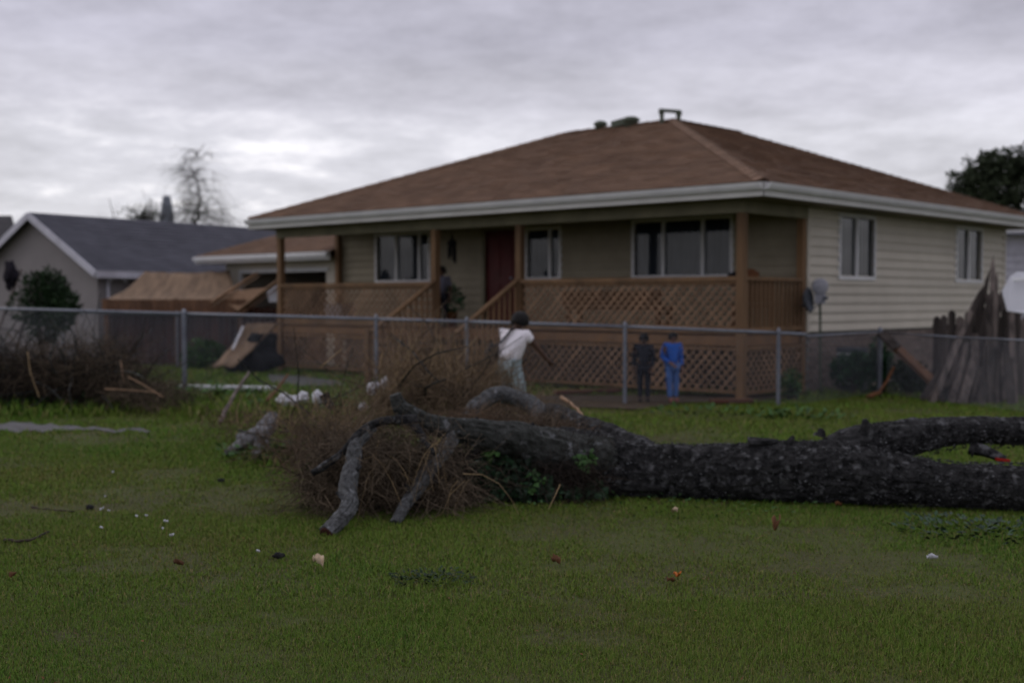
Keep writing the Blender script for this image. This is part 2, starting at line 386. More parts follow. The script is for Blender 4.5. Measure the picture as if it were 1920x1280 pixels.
def blades(name, zones, label, hmul=1., excl=()):
    """zones: (y0, y1, blades per m2, height, width)"""
    V = []; F = []; T = []; base = 0
    for (y0, y1, den, h, w, xa, xb) in zones:
        area_w = lambda y: (.46 * y + .4)
        n = int(den * ((area_w(y0) + area_w(y1)) * (y1 - y0)))
        y = y0 + (y1 - y0) * rng.random(n); x = (rng.random(n) * 2 - 1) * (.46 * y1 + .4)
        k = np.abs(x) < .46 * y + .4
        if xa is not None: k &= (x > xa(y)) & (x < xb(y))
        x = x[k]; y = y[k]
        for e in excl:
            q = ~inside(e, x, y); x = x[q]; y = y[q]
        # thin the sward in worn places
        pn = .5 * vnoise(x + 50, y + 50, .9, 1) + .3 * vnoise(x + 50, y + 50, .3, 2) + .2 * vnoise(x + 50, y + 50, .11, 3)
        q = rng.random(len(x)) < np.clip((pn - .22) * 4.5, .42, 1); x = x[q]; y = y[q]; pn = pn[q]; n = len(x)
        big = .6 * vnoise(x + 90, y + 20, 2.6, 4) + .4 * vnoise(x + 90, y + 20, .8, 5)
        hh = h * hmul * (.35 + 1.3 * rng.random(n) ** 2.) * (.35 + 1.5 * pn)
        ang = rng.random(n) * 2 * np.pi; ln = rng.random(n) ** .6 * 1.5
        dx, dy = np.cos(ang), np.sin(ang); px, py = -dy, dx
        ww = w * (.6 + .8 * rng.random(n)) / 2
        z0 = np.full(n, -.014)
        def P3(t, lean, wd, s):
            return np.stack([x + dx * hh * lean * ln + px * ww * wd * s, y + dy * hh * lean * ln + py * ww * wd * s, z0 + (hh + .014) * t * np.sqrt(1 - .55 * np.minimum(lean * ln, 1.3) ** 2)], 1)
        vs = np.stack([P3(0, 0, 1, -1), P3(0, 0, 1, 1), P3(.55, .3, .8, 1), P3(.55, .3, .8, -1), P3(1, 1, 0, 0)], 1).reshape(-1, 3)
        i = base + np.arange(n) * 5
        F.append((i, n)); V.append(vs)
        tone = np.clip(big * .55 + pn * .55 + .05 + rng.normal(0, .17, n), 0, 1)
        tone = np.where(rng.random(n) < .15, rng.random(n) * .22, tone)
        T.append(np.repeat(tone, 5)); base += n * 5
    V = np.concatenate(V); T = np.concatenate(T)
    idx = np.concatenate([f[0] for f in F])
    quads = np.stack([idx, idx + 1, idx + 2, idx + 3], 1); tris = np.stack([idx + 3, idx + 2, idx + 4], 1)
    nq, ntt = len(quads), len(tris)
    me = bpy.data.meshes.new(name); me.vertices.add(len(V)); me.vertices.foreach_set('co', V.ravel())
    me.loops.add(nq * 4 + ntt * 3); me.loops.foreach_set('vertex_index', np.concatenate([quads.ravel(), tris.ravel()]).astype(np.int32))
    me.polygons.add(nq + ntt)
    ls = np.concatenate([np.arange(nq) * 4, nq * 4 + np.arange(ntt) * 3]).astype(np.int32)
    me.polygons.foreach_set('loop_start', ls); me.update(calc_edges=True)
    at = me.attributes.new('tone', 'FLOAT', 'POINT'); at.data.foreach_set('value', T.astype(np.float32))
    me.materials.append(M['grass'])
    o = bpy.data.objects.new(name, me); COL.objects.link(o)
    return props(o, label, 'grass', kind='stuff')
SOILP = [(p.x, p.y) for p in [G(930, 742), G(1400, 740), G(1480, 741), G(1500, 745), G(1400, 753), G(1270, 757), G(1200, 768), G(1080, 764), G(930, 768)]]
DRV = [(p.x, p.y) for p in drv]
blades('grass', [(3.9, 6.5, 23000, .020, .0027, None, None), (6.5, 9.5, 11000, .023, .0038, None, None), (9.5, 14, 5000, .028, .006, None, None),
                 (14, 20, 1700, .038, .010, None, None), (20, 29, 450, .06, .022, None, None)],
       'short patchy green lawn grass with straw coloured bits', excl=(PATH, SOILP, DRV))
# rougher grass along the far side of the path
blades('grass', [(16.6, 20.2, 700, .15, .014, lambda y: -.44 * y, lambda y: -.17 * y), (11.5, 16, 260, .13, .012, lambda y: -.22 * y, lambda y: -.09 * y)],
       'longer rough grass between the path and the wire fence', excl=(PATH,))

# ------------------------------------------------------------------ main house (own frame: x right along the front, y into the depth)
HA = math.atan2(-.676, .737)
HO = Vector((3.65, 19.5, 0))
H = thing('house', 'single storey cream house with brown hip roof and long timber porch', 'house', HO, HA)
HM = WM[H.name]
def hw(x, y, z): return HM @ Vector((x, y, z))
def box_part(name, a, b, m, parent=H, **kw):
    return MB().box(a, b).build(name, m, parent, world=False, **kw)
E, ET = 3.17, 3.39
AX, AY, AZ = -4.75, 4.9, 5.42
BXr = -7.7; CY = 7.61
EX0, EX1, EY0, EY1 = -12.4, .75, -.6, 11.5
roof = MB()
EL, ER, EBR, EBL = (EX0, EY0, ET), (EX1, EY0, ET), (EX1, EY1, ET), (EX0, EY1, ET)
A_, B_, C_ = (AX, AY, AZ), (BXr, AY, AZ), (AX, CY, AZ)
roof.poly([EL, ER, EBR, EBL, A_, B_, C_], [(0, 1, 4, 5), (1, 2, 6, 4), (2, 3, 6), (3, 0, 5), (3, 5, 4), (3, 4, 6)])
RF = roof.build('roof', M['shingle'], H, world=False)
def courses(mb, a, b, c, d, expo=.145, wid=.33, th=.022):
    """a,b bottom corners; d,c top corners of a roof plane"""
    a, b, c, d = map(Vector, (a, b, c, d)); ex = (b - a).normalized(); nrm = ex.cross((d - a)).normalized()
    if nrm.z < 0: nrm = -nrm
    sl = nrm.cross(ex).normalized()
    if sl.z < 0: sl = -sl
    n = int(((d - a).dot(sl)) / expo)
    for i in range(n):
        t0, t1 = i / n, min((i + 1.05) / n, 1)
        l0 = a.lerp(d, t0); r0 = b.lerp(c, t0); l1 = a.lerp(d, t1); r1 = b.lerp(c, t1)
        W0 = (r0 - l0).length
        if W0 < .05: continue
        x = -random.random() * wid
        while x < W0:
            u0 = max(x, 0) / W0; u1 = min(x + wid * .985, W0) / W0; x += wid
            if u1 <= u0: continue
            p0, p1 = l0.lerp(r0, u0), l0.lerp(r0, u1); q0, q1 = l1.lerp(r1, u0), l1.lerp(r1, u1)
            h = th * random.uniform(.8, 1.25)
            mb.poly([p0 + nrm * .001, p1 + nrm * .001, p1 + nrm * h, p0 + nrm * h, q1 + nrm * .003, q0 + nrm * .003], [(0, 1, 2, 3), (3, 2, 4, 5)])
mb = MB(); courses(mb, EL, ER, A_, B_); courses(mb, ER, EBR, C_, A_)
mb.build('shingle', M['shingle'], RF, world=False, kind='stuff')
# ridge and hip caps
cap = MB(); cap.poly([(-.14, -.15, -.035), (0, -.15, .018), (.14, -.15, -.035), (-.14, .17, -.045), (0, .17, .006), (.14, .17, -.045)], [(0, 1, 4, 3), (1, 2, 5, 4)])
capme = cap.mesh('ridge_cap', M['shingle'])
def caps(p, q, parent, tilt_lift=.02):
    p = Vector(p); q = Vector(q); d = q - p; n = int(d.length / .30); yaw = math.atan2(-d.x, d.y); pit = math.atan2(d.z, math.hypot(d.x, d.y))
    for i in range(n): link_mesh('ridge_cap', capme, parent, p + d * ((i + .5) / n) + Vector((0, 0, .035)), (pit, 0, yaw))
caps(ER, A_, RF); caps(EL, B_, RF); caps(A_, B_, RF); caps(A_, C_, RF)
# fascia and gutter
def fascia(a, b, out, z0=E, z1=ET - .012):
    f = MB(); a = Vector((*a, 0)); b = Vector((*b, 0)); o = Vector((*out, 0))
    m_ = (z0 + z1) / 2
    f.bar((a + o * -.015).to_tuple()[:2] + (m_,), (b + o * -.015).to_tuple()[:2] + (m_,), .03, z1 - z0)
    f.build('fascia', M['fascia'], H, world=False)
    g = MB(); zg = z1 - .01
    prof = [(0.0, -.10), (.07, -.10), (.10, -.05), (.115, 0), (.10, 0), (.085, -.045), (.06, -.085), (0.0, -.085)]
    vs = [tuple(e + o * (pr[0] + .002) + Vector((0, 0, zg + pr[1]))) for e in (a, b) for pr in prof]
    n = len(prof); g.poly(vs, [(i, (i + 1) % n, n + (i + 1) % n, n + i) for i in range(n)] + [tuple(range(n))[::-1], tuple(range(n, 2 * n))])
    g.build('gutter', M['trim'], H, world=False)
fascia((EX0, EY0), (EX1, EY0), (0, -1)); fascia((EX1, EY0 + .0), (EX1, EY1), (1, 0)); fascia((EX0, EY0), (EX0, EY1), (-1, 0))
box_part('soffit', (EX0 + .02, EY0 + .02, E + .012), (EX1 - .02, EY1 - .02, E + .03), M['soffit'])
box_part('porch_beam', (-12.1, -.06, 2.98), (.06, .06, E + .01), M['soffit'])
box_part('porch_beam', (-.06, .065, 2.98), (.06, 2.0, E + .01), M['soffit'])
# roof vents and the T shaped flue
def roof_vent(x, y, z, s):
    v = MB(); v.lathe((x, y, z), [(.16 * s, -.12), (.16 * s, .03), (.2 * s, .05), (.2 * s, .09), (.12 * s, .14), (.02, .155)], 12)
    return v.build('roof_vent', M['conduit'], RF, world=False, smooth=True)
roof_vent(-5.9, 4.9, AZ + .05, 1.0); 
roof_vent(-6.75, 4.9, AZ + .04, .8); 
roof_vent(-4.4, 9.4, 4.86, .8)
v = MB(); v.bar((-6.35, 4.9, AZ + .05), (-5.95, 4.9, AZ + .1), .28, .14); v.build('roof_vent', M['conduit'], RF, world=False)
def apex(px, py): return P(px, py, 26.3)
v = MB(); t0, t1 = apex(1241, 232), apex(1272, 232); u0, u1 = apex(1241, 208), apex(1273, 211)
v.tube([t0, u0], .045, 8); v.tube([t1, u1], .045, 8); v.tube([apex(1236, 207), apex(1277, 210)], .04, 8)
v.tube([apex(1240, 207), apex(1241, 216)], [.07, .05], 8); v.tube([apex(1273, 210), apex(1272, 220)], [.075, .05], 8)
v.build('flue_pipe', M['conduit'], RF)

# walls with real lap siding
def wall(origin, rz, length, z0, z1, openings, expo=.165, m='siding'):
    """local: x along wall, -y outward"""
    bk = MB()
    xs_ = sorted({0, length, *[o[0] for o in openings], *[o[1] for o in openings]}); zs_ = sorted({z0, z1, *[o[2] for o in openings], *[o[3] for o in openings]})
    for i in range(len(xs_) - 1):
        for j in range(len(zs_) - 1):
            cx, cz = (xs_[i] + xs_[i + 1]) / 2, (zs_[j] + zs_[j + 1]) / 2
            if any(o[0] < cx < o[1] and o[2] < cz < o[3] for o in openings): continue
            bk.box((xs_[i], 0, zs_[j]), (xs_[i + 1], .1, zs_[j + 1]))
    wme = bk.mesh('wall', M[m]); w = link_mesh('wall', wme, H, origin, (0, 0, rz))
    n = int(round((z1 - z0) / expo)); e = (z1 - z0) / n
    for k in range(n):
        a, b = z0 + k * e, z0 + (k + 1) * e
        cuts = [(0, length)]
        for o in openings:
            if o[2] < b - .02 and o[3] > a + .02:
                nc = []
                for c in cuts:
                    if o[1] <= c[0] or o[0] >= c[1]: nc.append(c); continue
                    if o[0] > c[0]: nc.append((c[0], o[0]))
                    if o[1] < c[1]: nc.append((o[1], c[1]))
                cuts = nc
        for (c0, c1) in cuts:
            sb = MB(); rr = random.random()
            sb.poly([(c0, -.003, a), (c1, -.003, a), (c1, -.042, a + .003), (c0, -.042, a + .003), (c1, -.036, a + e * .42), (c0, -.036, a + e * .42),
                     (c1, -.016, a + e * .46), (c0, -.016, a + e * .46), (c1, -.006, b + .001), (c0, -.006, b + .001)],
                    [(0, 3, 2, 1)[::-1], (3, 2, 4, 5), (5, 4, 6, 7), (7, 6, 8, 9), (0, 3, 5, 7, 9), (1, 8, 6, 4, 2)], rr)
            sb.build('siding_board', M[m], w, world=False)
    return w
def window(origin, rz, w, h, splits, depth=.11, curtain=True, proud=.045, fw=.06, cm='curtain'):
    """a window with its lower left corner at origin; splits = fractions where mullions stand"""
    f = MB()
    f.box((-fw, -proud, -fw), (w + fw, depth, 0)); f.box((-fw, -proud, h), (w + fw, depth, h + fw))
    f.box((-fw, -proud, 0), (0, depth, h)); f.box((w, -proud, 0), (w + fw, depth, h))
    me = f.mesh('window', M['trim']); o = link_mesh('window', me, H, origin, (0, 0, rz))
    sp = [0] + list(splits) + [1]
    for s_ in splits:
        MB().box((w * s_ - .03, -.03, 0), (w * s_ + .03, .05, h)).build('mullion', M['trim'], o, world=False)
    for a, b in zip(sp[:-1], sp[1:]):
        g = MB(); g.poly([(w * a + .02, .02, .01), (w * b - .02, .02, .01), (w * b - .02, .02, h - .01), (w * a + .02, .02, h - .01)], [(0, 1, 2, 3)])
        g.build('pane', M['glass'], o, world=False)
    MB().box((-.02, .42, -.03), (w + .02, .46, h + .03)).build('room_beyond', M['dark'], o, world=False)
    if curtain:
        for a, b in ((.0, .36), (.52, .86)) if curtain == 'gap' else ((.0, 1.),):
            c = MB(); n = 60; vs = []
            for i in range(n + 1):
                x = w * (a + (b - a) * i / n); y = .036 + .006 * math.sin(i * 1.35 + a * 9) + .004 * math.sin(i * .7)
                vs += [(x, y, .01), (x, y, h - .02)]
            c.poly(vs, [(2 * i, 2 * i + 2, 2 * i + 3, 2 * i + 1) for i in range(n)])
            c.build('curtain', M[cm], o, world=False)
    return o
WALLY = 2.06
def fx(x): return x + 12.4
front_open = [(fx(-3.65), fx(-1.51), 2.06, 3.06), (fx(-6.39), fx(-5.53), 2.06, 3.02), (fx(-7.6), fx(-6.7), 1.06, 3.1), (fx(-11.07), fx(-9.34), 2.05, 3.06)]
wf = wall((-12.4, WALLY, 0), 0, 12.38, 1.05, E + .01, front_open, m='shadesiding')
side_open = [(3.2 - WALLY, 4.5 - WALLY, 2.02, 3.08), (8.27 - WALLY, 9.55 - WALLY, 2.02, 3.08)]
ws = wall((0, WALLY, 0), R(90), 10.9 - WALLY, 1.05, E + .01, side_open)
box_part('wall', (-12.4, WALLY + .12, 0), (-12.3, 10.9, E + .01), M['siding'])
box_part('wall', (-12.28, 10.8, 0), (-.12, 10.9, E + .01), M['siding'])
window((-3.65, WALLY, 2.06), 0, 2.14, 1.0, (.31, .72))
window((-6.39, WALLY, 2.06), 0, .86, .96, (.7,))
window((-11.07, WALLY, 2.05), 0, 1.73, 1.01, (.38, .82))
for (a, b, c, d) in side_open: window((0, WALLY + a, c), R(90), b - a, d - c, (.5,), cm='darkcurtain')
# door
D = box_part('door', (-7.6, WALLY + .02, 1.07), (-6.7, WALLY + .07, 3.06), M['door'])
MB().lathe((-6.8, WALLY - .01, 2.05), [(.012, 0), (.012, .04), (.03, .05), (.03, .08), (.01, .09)], 10, (0, -1, 0)).build('handle', M['galv'], D, world=False)
for x0, x1, z0, z1 in ((-7.5, -7.2, 1.2, 1.95), (-7.1, -6.85, 1.2, 1.95), (-7.5, -7.2, 2.1, 2.9), (-7.1, -6.85, 2.1, 2.9)):
    MB().box((x0, WALLY + .008, z0), (x1, WALLY + .022, z1)).build('door_panel', M['door'], D, world=False)
fr = MB(); fr.box((-7.68, WALLY - .05, 1.05), (-7.6, WALLY + .08, 3.14)); fr.box((-6.7, WALLY - .05, 1.05), (-6.62, WALLY + .08, 3.14)); fr.box((-7.6, WALLY - .05, 3.06), (-6.7, WALLY + .08, 3.14))
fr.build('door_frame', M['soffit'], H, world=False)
# corner trims
for x0, x1, y0, y1 in ((-.02, .035, WALLY - .035, WALLY + .07), (-.02, .035, 10.83, 10.94)):
    box_part('corner_board', (x0, y0, 1.04), (x1, y1, E + .008), M['siding'])
# brick foundation of the side wall
F0 = box_part('foundation', (-.14, WALLY + .05, 0), (-.025, 10.88, 1.045), M['mortar'])
bm = MB().box((-.014, -.1, -.032), (.014, .1, .032)).mesh('brick', M['brick'])
rows = []
for k in range(13):
    for j in range(43):
        y = WALLY + .16 + j * .206 + (.103 if k % 2 else 0)
        if y < 10.75: rows.append((y, .045 + k * .077))
rows.sort(); 
for (y, z) in rows[:290]: link_mesh('brick', bm, F0, (-.018 + random.uniform(-.002, .002), y, z))
rest = MB()
for (y, z) in rows[290:]: rest.box((-.032, y - .1, z - .032), (-.004, y + .1, z + .032))
rest.build('brick', M['brick'], F0, world=False, kind='stuff')

box_part('foundation', (-12.28, WALLY + .02, 0), (-.16, WALLY + .1, 1.045), M['mortar'])
# porch
for x in (-12.0, -7.0, -4.75, 0.0):
    p = box_part('porch_post', (x - .065, -.065, 0), (x + .065, .065, 2.98), M['cedar'])
for (x, y) in ((-12.35, WALLY - .12), (-.03, WALLY - .13)):
    box_part('porch_post', (x - .06, y - .06, 0), (x + .06, y + .06, E - .0), M['cedar'])
PF = box_part('porch_floor', (-12.3, -.02, .86), (-.02, WALLY - .01, 1.02), M['deck'])
for j in range(14):
    y = .07 + j * .14
    MB().box((-12.3, y, 1.022), (-.03, y + .132, 1.048)).build('deck_board', M['deck'], PF, world=False)
def rail(a, b, w=.09, h=.045, name='rail', m='cedar'):
    return MB().bar(a, b, w, h).build(name, M[m], H, world=False)
slats_made = [0]
def lattice(x0, x1, z0, z1, y, single, framed=True):
    sp = .160
    base = MB()
    base.box((x0, y - .022, z0), (x1, y + .022, z0 + .05))
    Pn = base.build('lattice_panel', M['cedar'], H, world=False); MB().box((x0, y - .022, z1 - .05), (x1, y + .022, z1)).build('top_board', M['cedar'], Pn, world=False)
    st = MB(); lens = {}
    for s_, off in ((1, -.006), (-1, .006)):
        c = x0 - (z1 - z0) - sp
        while c < x1 + (z1 - z0) + sp:
            # line x = c + s*(z - z0)
            zl, zh = z0 + .03, z1 - .03
            pa, pb = zl, zh
            if s_ > 0: pa = max(pa, z0 + (x0 - c)); pb = min(pb, z0 + (x1 - c))
            else: pa = max(pa, z0 + (c - x1)); pb = min(pb, z0 + (c - x0))
            if pb - pa > .03:
                A = (c + s_ * (pa - z0), y + off, pa); B = (c + s_ * (pb - z0), y + off, pb)
                if single: MB().bar(A, B, .038, .008, (0, 1, 0)).build('slat', M['lattice'], Pn, world=False); slats_made[0] += 1
                else: st.bar(A, B, .038, .008, (0, 1, 0))
            c += sp
    if st.v: st.build('slat', M['lattice'], Pn, world=False, kind='stuff')
lattice(-4.66, -.07, 1.13, 1.90, -.0, True); lattice(-4.66, -.07, .1, .84, -.0, True)
lattice(-11.92, -7.09, 1.13, 1.88, -.0, True); lattice(-11.92, -7.09, .1, .84, -.0, False)
lattice(-12.3, -11.95 + 0, .1, .84, WALLY - .3, False)
rail((-4.68, 0, 1.94), (-.07, 0, 1.94), .12, .07); rail((-4.68, 0, 1.09), (-.07, 0, 1.09), .08, .06)
rail((-11.93, 0, 1.92), (-7.07, 0, 1.92), .12, .07); rail((-11.93, 0, 1.09), (-7.07, 0, 1.09), .08, .06)
# end of the porch: pickets above, lattice of boards below
rail((0, .07, 1.94), (0, 1.86, 1.94), .12, .06); rail((0, .07, 1.12), (0, 1.86, 1.12), .08, .06)
bal = MB().box((-.019, -.022, 0), (.019, .022, .76)).mesh('baluster', M['cedar'])
for j in range(13): link_mesh('baluster', bal, H, (0, .16 + j * .135, 1.15))
st = MB(); c = -1.0
EP = MB().box((-.02, .08, .08), (.02, 1.86, .13)).build('lattice_panel', M['cedar'], H, world=False); MB().box((-.02, .08, .80), (.02, 1.86, .85)).build('top_board', M['cedar'], EP, world=False)
while c < 2.9:
    for s_, off in ((1, .006), (-1, -.006)):
        pa, pb = .1, .82
        if s_ > 0: pa = max(pa, .1 + .08 - c); pb = min(pb, .1 + 1.86 - c)
        else: pa = max(pa, .1 + c - 1.86); pb = min(pb, .1 + c - .08)
        if pb - pa > .03: MB().bar((off, c + s_ * (pa - .1), pa), (off, c + s_ * (pb - .1), pb), .038, .008, (1, 0, 0)).build('slat', M['lattice'], EP, world=False)
    c += .160
# steps
for k in range(5):
    box_part('step', (-6.93, -.30 - k * .28, .86 - k * .17), (-4.82, -.03 - k * .28 + .01, .90 - k * .17), M['deck'])
for x in (-6.96, -4.79):
    s_ = MB(); s_.bar((x, -.02, .76), (x, -1.5, -.12 + .05), .045, .24, (0, 0, 1)); s_.build('stringer', M['cedar'], H, world=False)
for x in (-6.98, -4.77):
    rail((x, -.02, 1.98), (x, -1.75, .96), .1, .05); rail((x, -.05, 1.12), (x, -1.75, .14), .06, .05)
    box_part('newel_post', (x - .05, -1.82, 0), (x + .05, -1.72, 1.05), M['cedar'])
    for j in range(11):
        t = (j + .7) / 12; MB().box((x - .018, -1.75 * t - .018, 1.10 - .96 * t), (x + .018, -1.75 * t + .018, 1.96 - 1.02 * t)).build('baluster', M['cedar'], H, world=False)
# boarded bench behind the right hand rail, chair with a cushion at the end of the porch
t = thing('porch_bench', 'long brown bench standing behind the right lattice rail of the porch', 'bench', hw(-2.9, .55, 1.05), HA)
MB().box((-1.1, -.2, .38), (1.1, .2, .43)).build('seat', M['plank'], t, world=False)
MB().box((-1.1, -.26, .45), (1.1, -.21, .72)).build('backrest', M['plank'], t, world=False)
lg = MB().box((-.035, -.035, 0), (.035, .035, .378)).mesh('leg', M['plank'])
for x in (-1, 1):
    for y in (-.16, .16): link_mesh('leg', lg, t, (x, y, 0))
t = thing('porch_chair', 'dark wooden chair at the end of the porch beside the picket rail', 'chair', hw(-.55, 1.2, 1.05), HA)
MB().box((-.25, -.25, .42), (.25, .25, .47)).build('seat', M['plank'], t, world=False)
MB().box((-.25, .2, .5), (.25, .245, .9)).build('backrest', M['plank'], t, world=False)
lg = MB().box((-.025, -.025, 0), (.025, .025, .418)).mesh('leg', M['plank'])
for x in (-.22, .22):
    for y in (-.22, .22): link_mesh('leg', lg, t, (x, y, 0))
def blob(c, r3, seed, name, m, n=14, amp=.25, parent=None, **kw):
    mb = MB(); vs = []; fs = []; c = Vector(c)
    for i in range(n + 1):
        th = math.pi * i / n
        for j in range(2 * n):
            ph = math.pi * j / n; d = Vector((math.sin(th) * math.cos(ph), math.sin(th) * math.sin(ph), math.cos(th)))
            k = 1 + amp * noise.noise(d * 1.7 + Vector((seed, 0, 0))) + amp * .5 * noise.noise(d * 4.1 + Vector((seed, 3, 0)))
            vs.append(c + Vector((d.x * r3[0], d.y * r3[1], d.z * r3[2])) * k)
    for i in range(n):
        for j in range(2 * n):
            k = (j + 1) % (2 * n); fs.append((i * 2 * n + j, (i + 1) * 2 * n + j, (i + 1) * 2 * n + k, i * 2 * n + k))
    mb.poly(vs, fs); return mb.build(name, m, parent, smooth=True, **kw)
blob(hw(-.42, .9, 2.0), (.17, .12, .11), 3.3, 'cushion', M['rust'], label='rust coloured cushion bundled on the chair above the picket rail', cat='cushion')
blob(hw(-.72, .9, 1.95), (.12, .12, .12), 5.3, 'bag', M['black'], label='small black bag beside the rust coloured cushion on the porch', cat='bag')
# hanging wind chime, plants on the porch
t = thing('wind_chime', 'dark hanging wind chime under the porch roof left of the red door', 'wind chime', hw(-7.75, 1.2, 2.35), HA)
MB().lathe((0, 0, .35), [(.01, .3), (.03, .16), (.10, .12), (.11, .05), (.06, 0), (.02, -.02)], 12).build('top_cap', M['black'], t, world=False)
for j in range(6):
    a = j * math.pi / 3; MB().tube([(.08 * math.cos(a), .08 * math.sin(a), .36), (.08 * math.cos(a), .08 * math.sin(a), .0 + .03 * j)], .018, 6).build('chime_tube', M['black'], t, world=False)
MB().tube([(0, 0, .8), (0, 0, .5)], .006, 5).build('cord', M['black'], t, world=False)
def leafball(mb, c, r3, n, l, w, hollow=.5):
    c = Vector(c)
    for i in range(n):
        d = rv(1); rr = random.uniform(hollow, 1) ** .6
        p = c + Vector((d.x * r3[0], d.y * r3[1], d.z * r3[2])) * rr
        mb.leaf(p, (rv(1) + d * .7 + Vector((0, 0, .2))).normalized(), rv(1), l * random.uniform(.6, 1.3), w * random.uniform(.6, 1.3))
t = thing('potted_plant', 'green potted plant on the porch floor behind the stair rail', 'potted plant', hw(-7.5, .9, 1.05), HA)
MB().lathe((0, 0, 0), [(.11, 0), (.15, .26), (.165, .26), (.165, .3), (.14, .3)], 14).build('pot', M['rust'], t, world=False)
q = MB(); leafball(q, (0, 0, .55), (.24, .22, .28), 240, .12, .06); q.build('leaves', M['shrub'], t, world=False, kind='stuff')
t = thing('storage_box', 'white plastic box standing behind the lattice rail left of the steps', 'box', hw(-10.6, .55, 1.05), HA)
MB().box((-.28, -.2, 0), (.28, .2, .42)).build('body', M['plastic'], t, world=False)
MB().box((-.3, -.22, .425), (.3, .22, .47)).build('lid', M['plastic'], t, world=False)

# meters by the corner of the side wall
def meter(name, label, c, s, m, pipe_m, foot):
    t = thing(name, label, 'meter', (c.x, c.y, 0)); n = Vector((-.35, -1, 0)).normalized(); sd = Vector((-n.y, n.x, 0))
    b = MB(); k = []
    b.lathe(c + n * .0, [(.10 * s, -.07), (.155 * s, -.05), (.165 * s, .05), (.14 * s, .085), (.03, .11)], 18, n); b.build('dial', m, t, smooth=False)
    b = MB(); h = Vector((0, 0, 1)); b.bar(c - h * .34 * s, c + h * .04 * s, .2 * s, .12, n); b.build('housing', m, t)
    b = MB(); b.tube([c - h * .33 * s, Vector((c.x + .01, c.y, .5)), Vector((c.x + .03, c.y, foot))], .022, 8); b.build('conduit', pipe_m, t)
    return t
ct = P(1538, 537, 20.7); meter('electric_meter', 'pale grey round meter on a tall thin pipe before the cream side wall', ct, .85, M['light_meter'], M['conduit'], 0)
ct = P(1516, 562, 20.6)
t = thing('satellite_dish', 'dark grey dish seen nearly edge on at the corner of the porch', 'satellite dish', (ct.x, ct.y, ct.z - .3))
ax = Vector((.86, -.5, .1)).normalized()
b = MB(); b.lathe(ct, [(.02, -.09), (.10, -.075), (.17, -.04), (.215, .02), (.205, .03), (.16, -.02), (.10, -.055), (.01, -.07)], 22, ax); b.build('dish', M['grey_meter'], t, smooth=True)
b = MB(); b.tube([ct - ax * .06, ct + Vector((-.02, .12, -.1)), hw(0, 1.9, 1.5)], .02, 8); b.build('bracket', M['grey_meter'], t)
b = MB(); b.tube([ct + Vector((0, 0, -.23)), ct + ax * .3], .01, 6); b.lathe(ct + ax * .28, [(.02, -.04), (.035, 0), (.02, .05)], 10, ax); b.build('arm', M['grey_meter'], t)

# ------------------------------------------------------------------ brown roofed garage, left of the house
t = thing('garage', 'cream garage with brown hip roof and open dark doorway left of the porch', 'garage', hw(-12.5, 2.3, 0), HA)
def gb(name, a, b, m, **kw): return MB().box(a, b).build(name, m, t, world=False, **kw)
# own frame: x to the right (0 = next to the house), y into the depth
gx0 = -5.0
gb('wall', (gx0, 0, 0), (gx0 + .75, .1, 2.62), M['siding']); gb('wall', (gx0 + .75, 0, 2.32), (-.75, .1, 2.62), M['siding']); gb('wall', (-.75, 0, 0), (.05, .1, 2.62), M['siding'])
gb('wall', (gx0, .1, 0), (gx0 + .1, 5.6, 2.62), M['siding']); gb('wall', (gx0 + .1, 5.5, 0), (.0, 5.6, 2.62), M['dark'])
gb('door_frame', (gx0 + .65, -.04, 2.3), (-.65, -.003, 2.4), M['trim'])
gb('door_frame', (gx0 + .65, -.04, 0), (gx0 + .75, -.003, 2.298), M['trim'])
gr = MB(); gE = 2.76
a, b, c, d = (gx0 - .55, -.55, gE), (.09, -.55, gE), (.09, 2.6, 3.95), (gx0 + 2.6, 2.6, 3.95)
bk1, bk2 = (.09, 5.9, gE), (gx0 - .55, 5.9, gE)
gr.poly([a, b, c, d, bk1, bk2], [(0, 1, 2, 3), (0, 3, 5), (1, 4, 2), (3, 2, 4, 5)])
g_ = gr.build('roof', M['shingle'], t, world=False)
q = MB(); courses(q, a, b, c, d, .16, .35); q.build('shingle', M['shingle'], g_, world=False, kind='stuff')
gb('fascia', (gx0 - .55, -.58, gE - .2), (.09, -.552, gE - .01), M['trim']); gb('gutter', (gx0 - .55, -.68, gE - .12), (.09, -.584, gE - .02), M['trim'])
gb('fascia', (gx0 - .58, -.58, gE - .2), (gx0 - .552, 5.9, gE - .01), M['trim'])
gb('soffit', (gx0 - .54, -.54, gE - .17), (.07, 5.8, gE - .15), M['soffit'])
gb('floor', (gx0 + .12, .12, 0), (-.02, 5.48, .03), M['concrete'])
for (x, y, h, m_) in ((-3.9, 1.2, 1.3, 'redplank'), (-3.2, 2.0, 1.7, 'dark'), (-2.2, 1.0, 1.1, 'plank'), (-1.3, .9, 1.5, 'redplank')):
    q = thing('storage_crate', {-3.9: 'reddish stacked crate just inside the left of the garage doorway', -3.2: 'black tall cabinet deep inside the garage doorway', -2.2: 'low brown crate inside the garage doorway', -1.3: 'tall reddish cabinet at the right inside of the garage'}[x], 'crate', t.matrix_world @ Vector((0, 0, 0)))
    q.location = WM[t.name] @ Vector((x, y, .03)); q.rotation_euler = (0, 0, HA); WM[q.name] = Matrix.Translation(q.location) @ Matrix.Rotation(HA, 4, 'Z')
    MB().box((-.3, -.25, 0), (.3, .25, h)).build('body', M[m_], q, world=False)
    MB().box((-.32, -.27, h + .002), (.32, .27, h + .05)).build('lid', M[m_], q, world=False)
    for k in range(3): MB().box((-.3, -.27, .15 + k * h * .3), (.3, -.252, .22 + k * h * .3)).build('slat', M[m_], q, world=False)

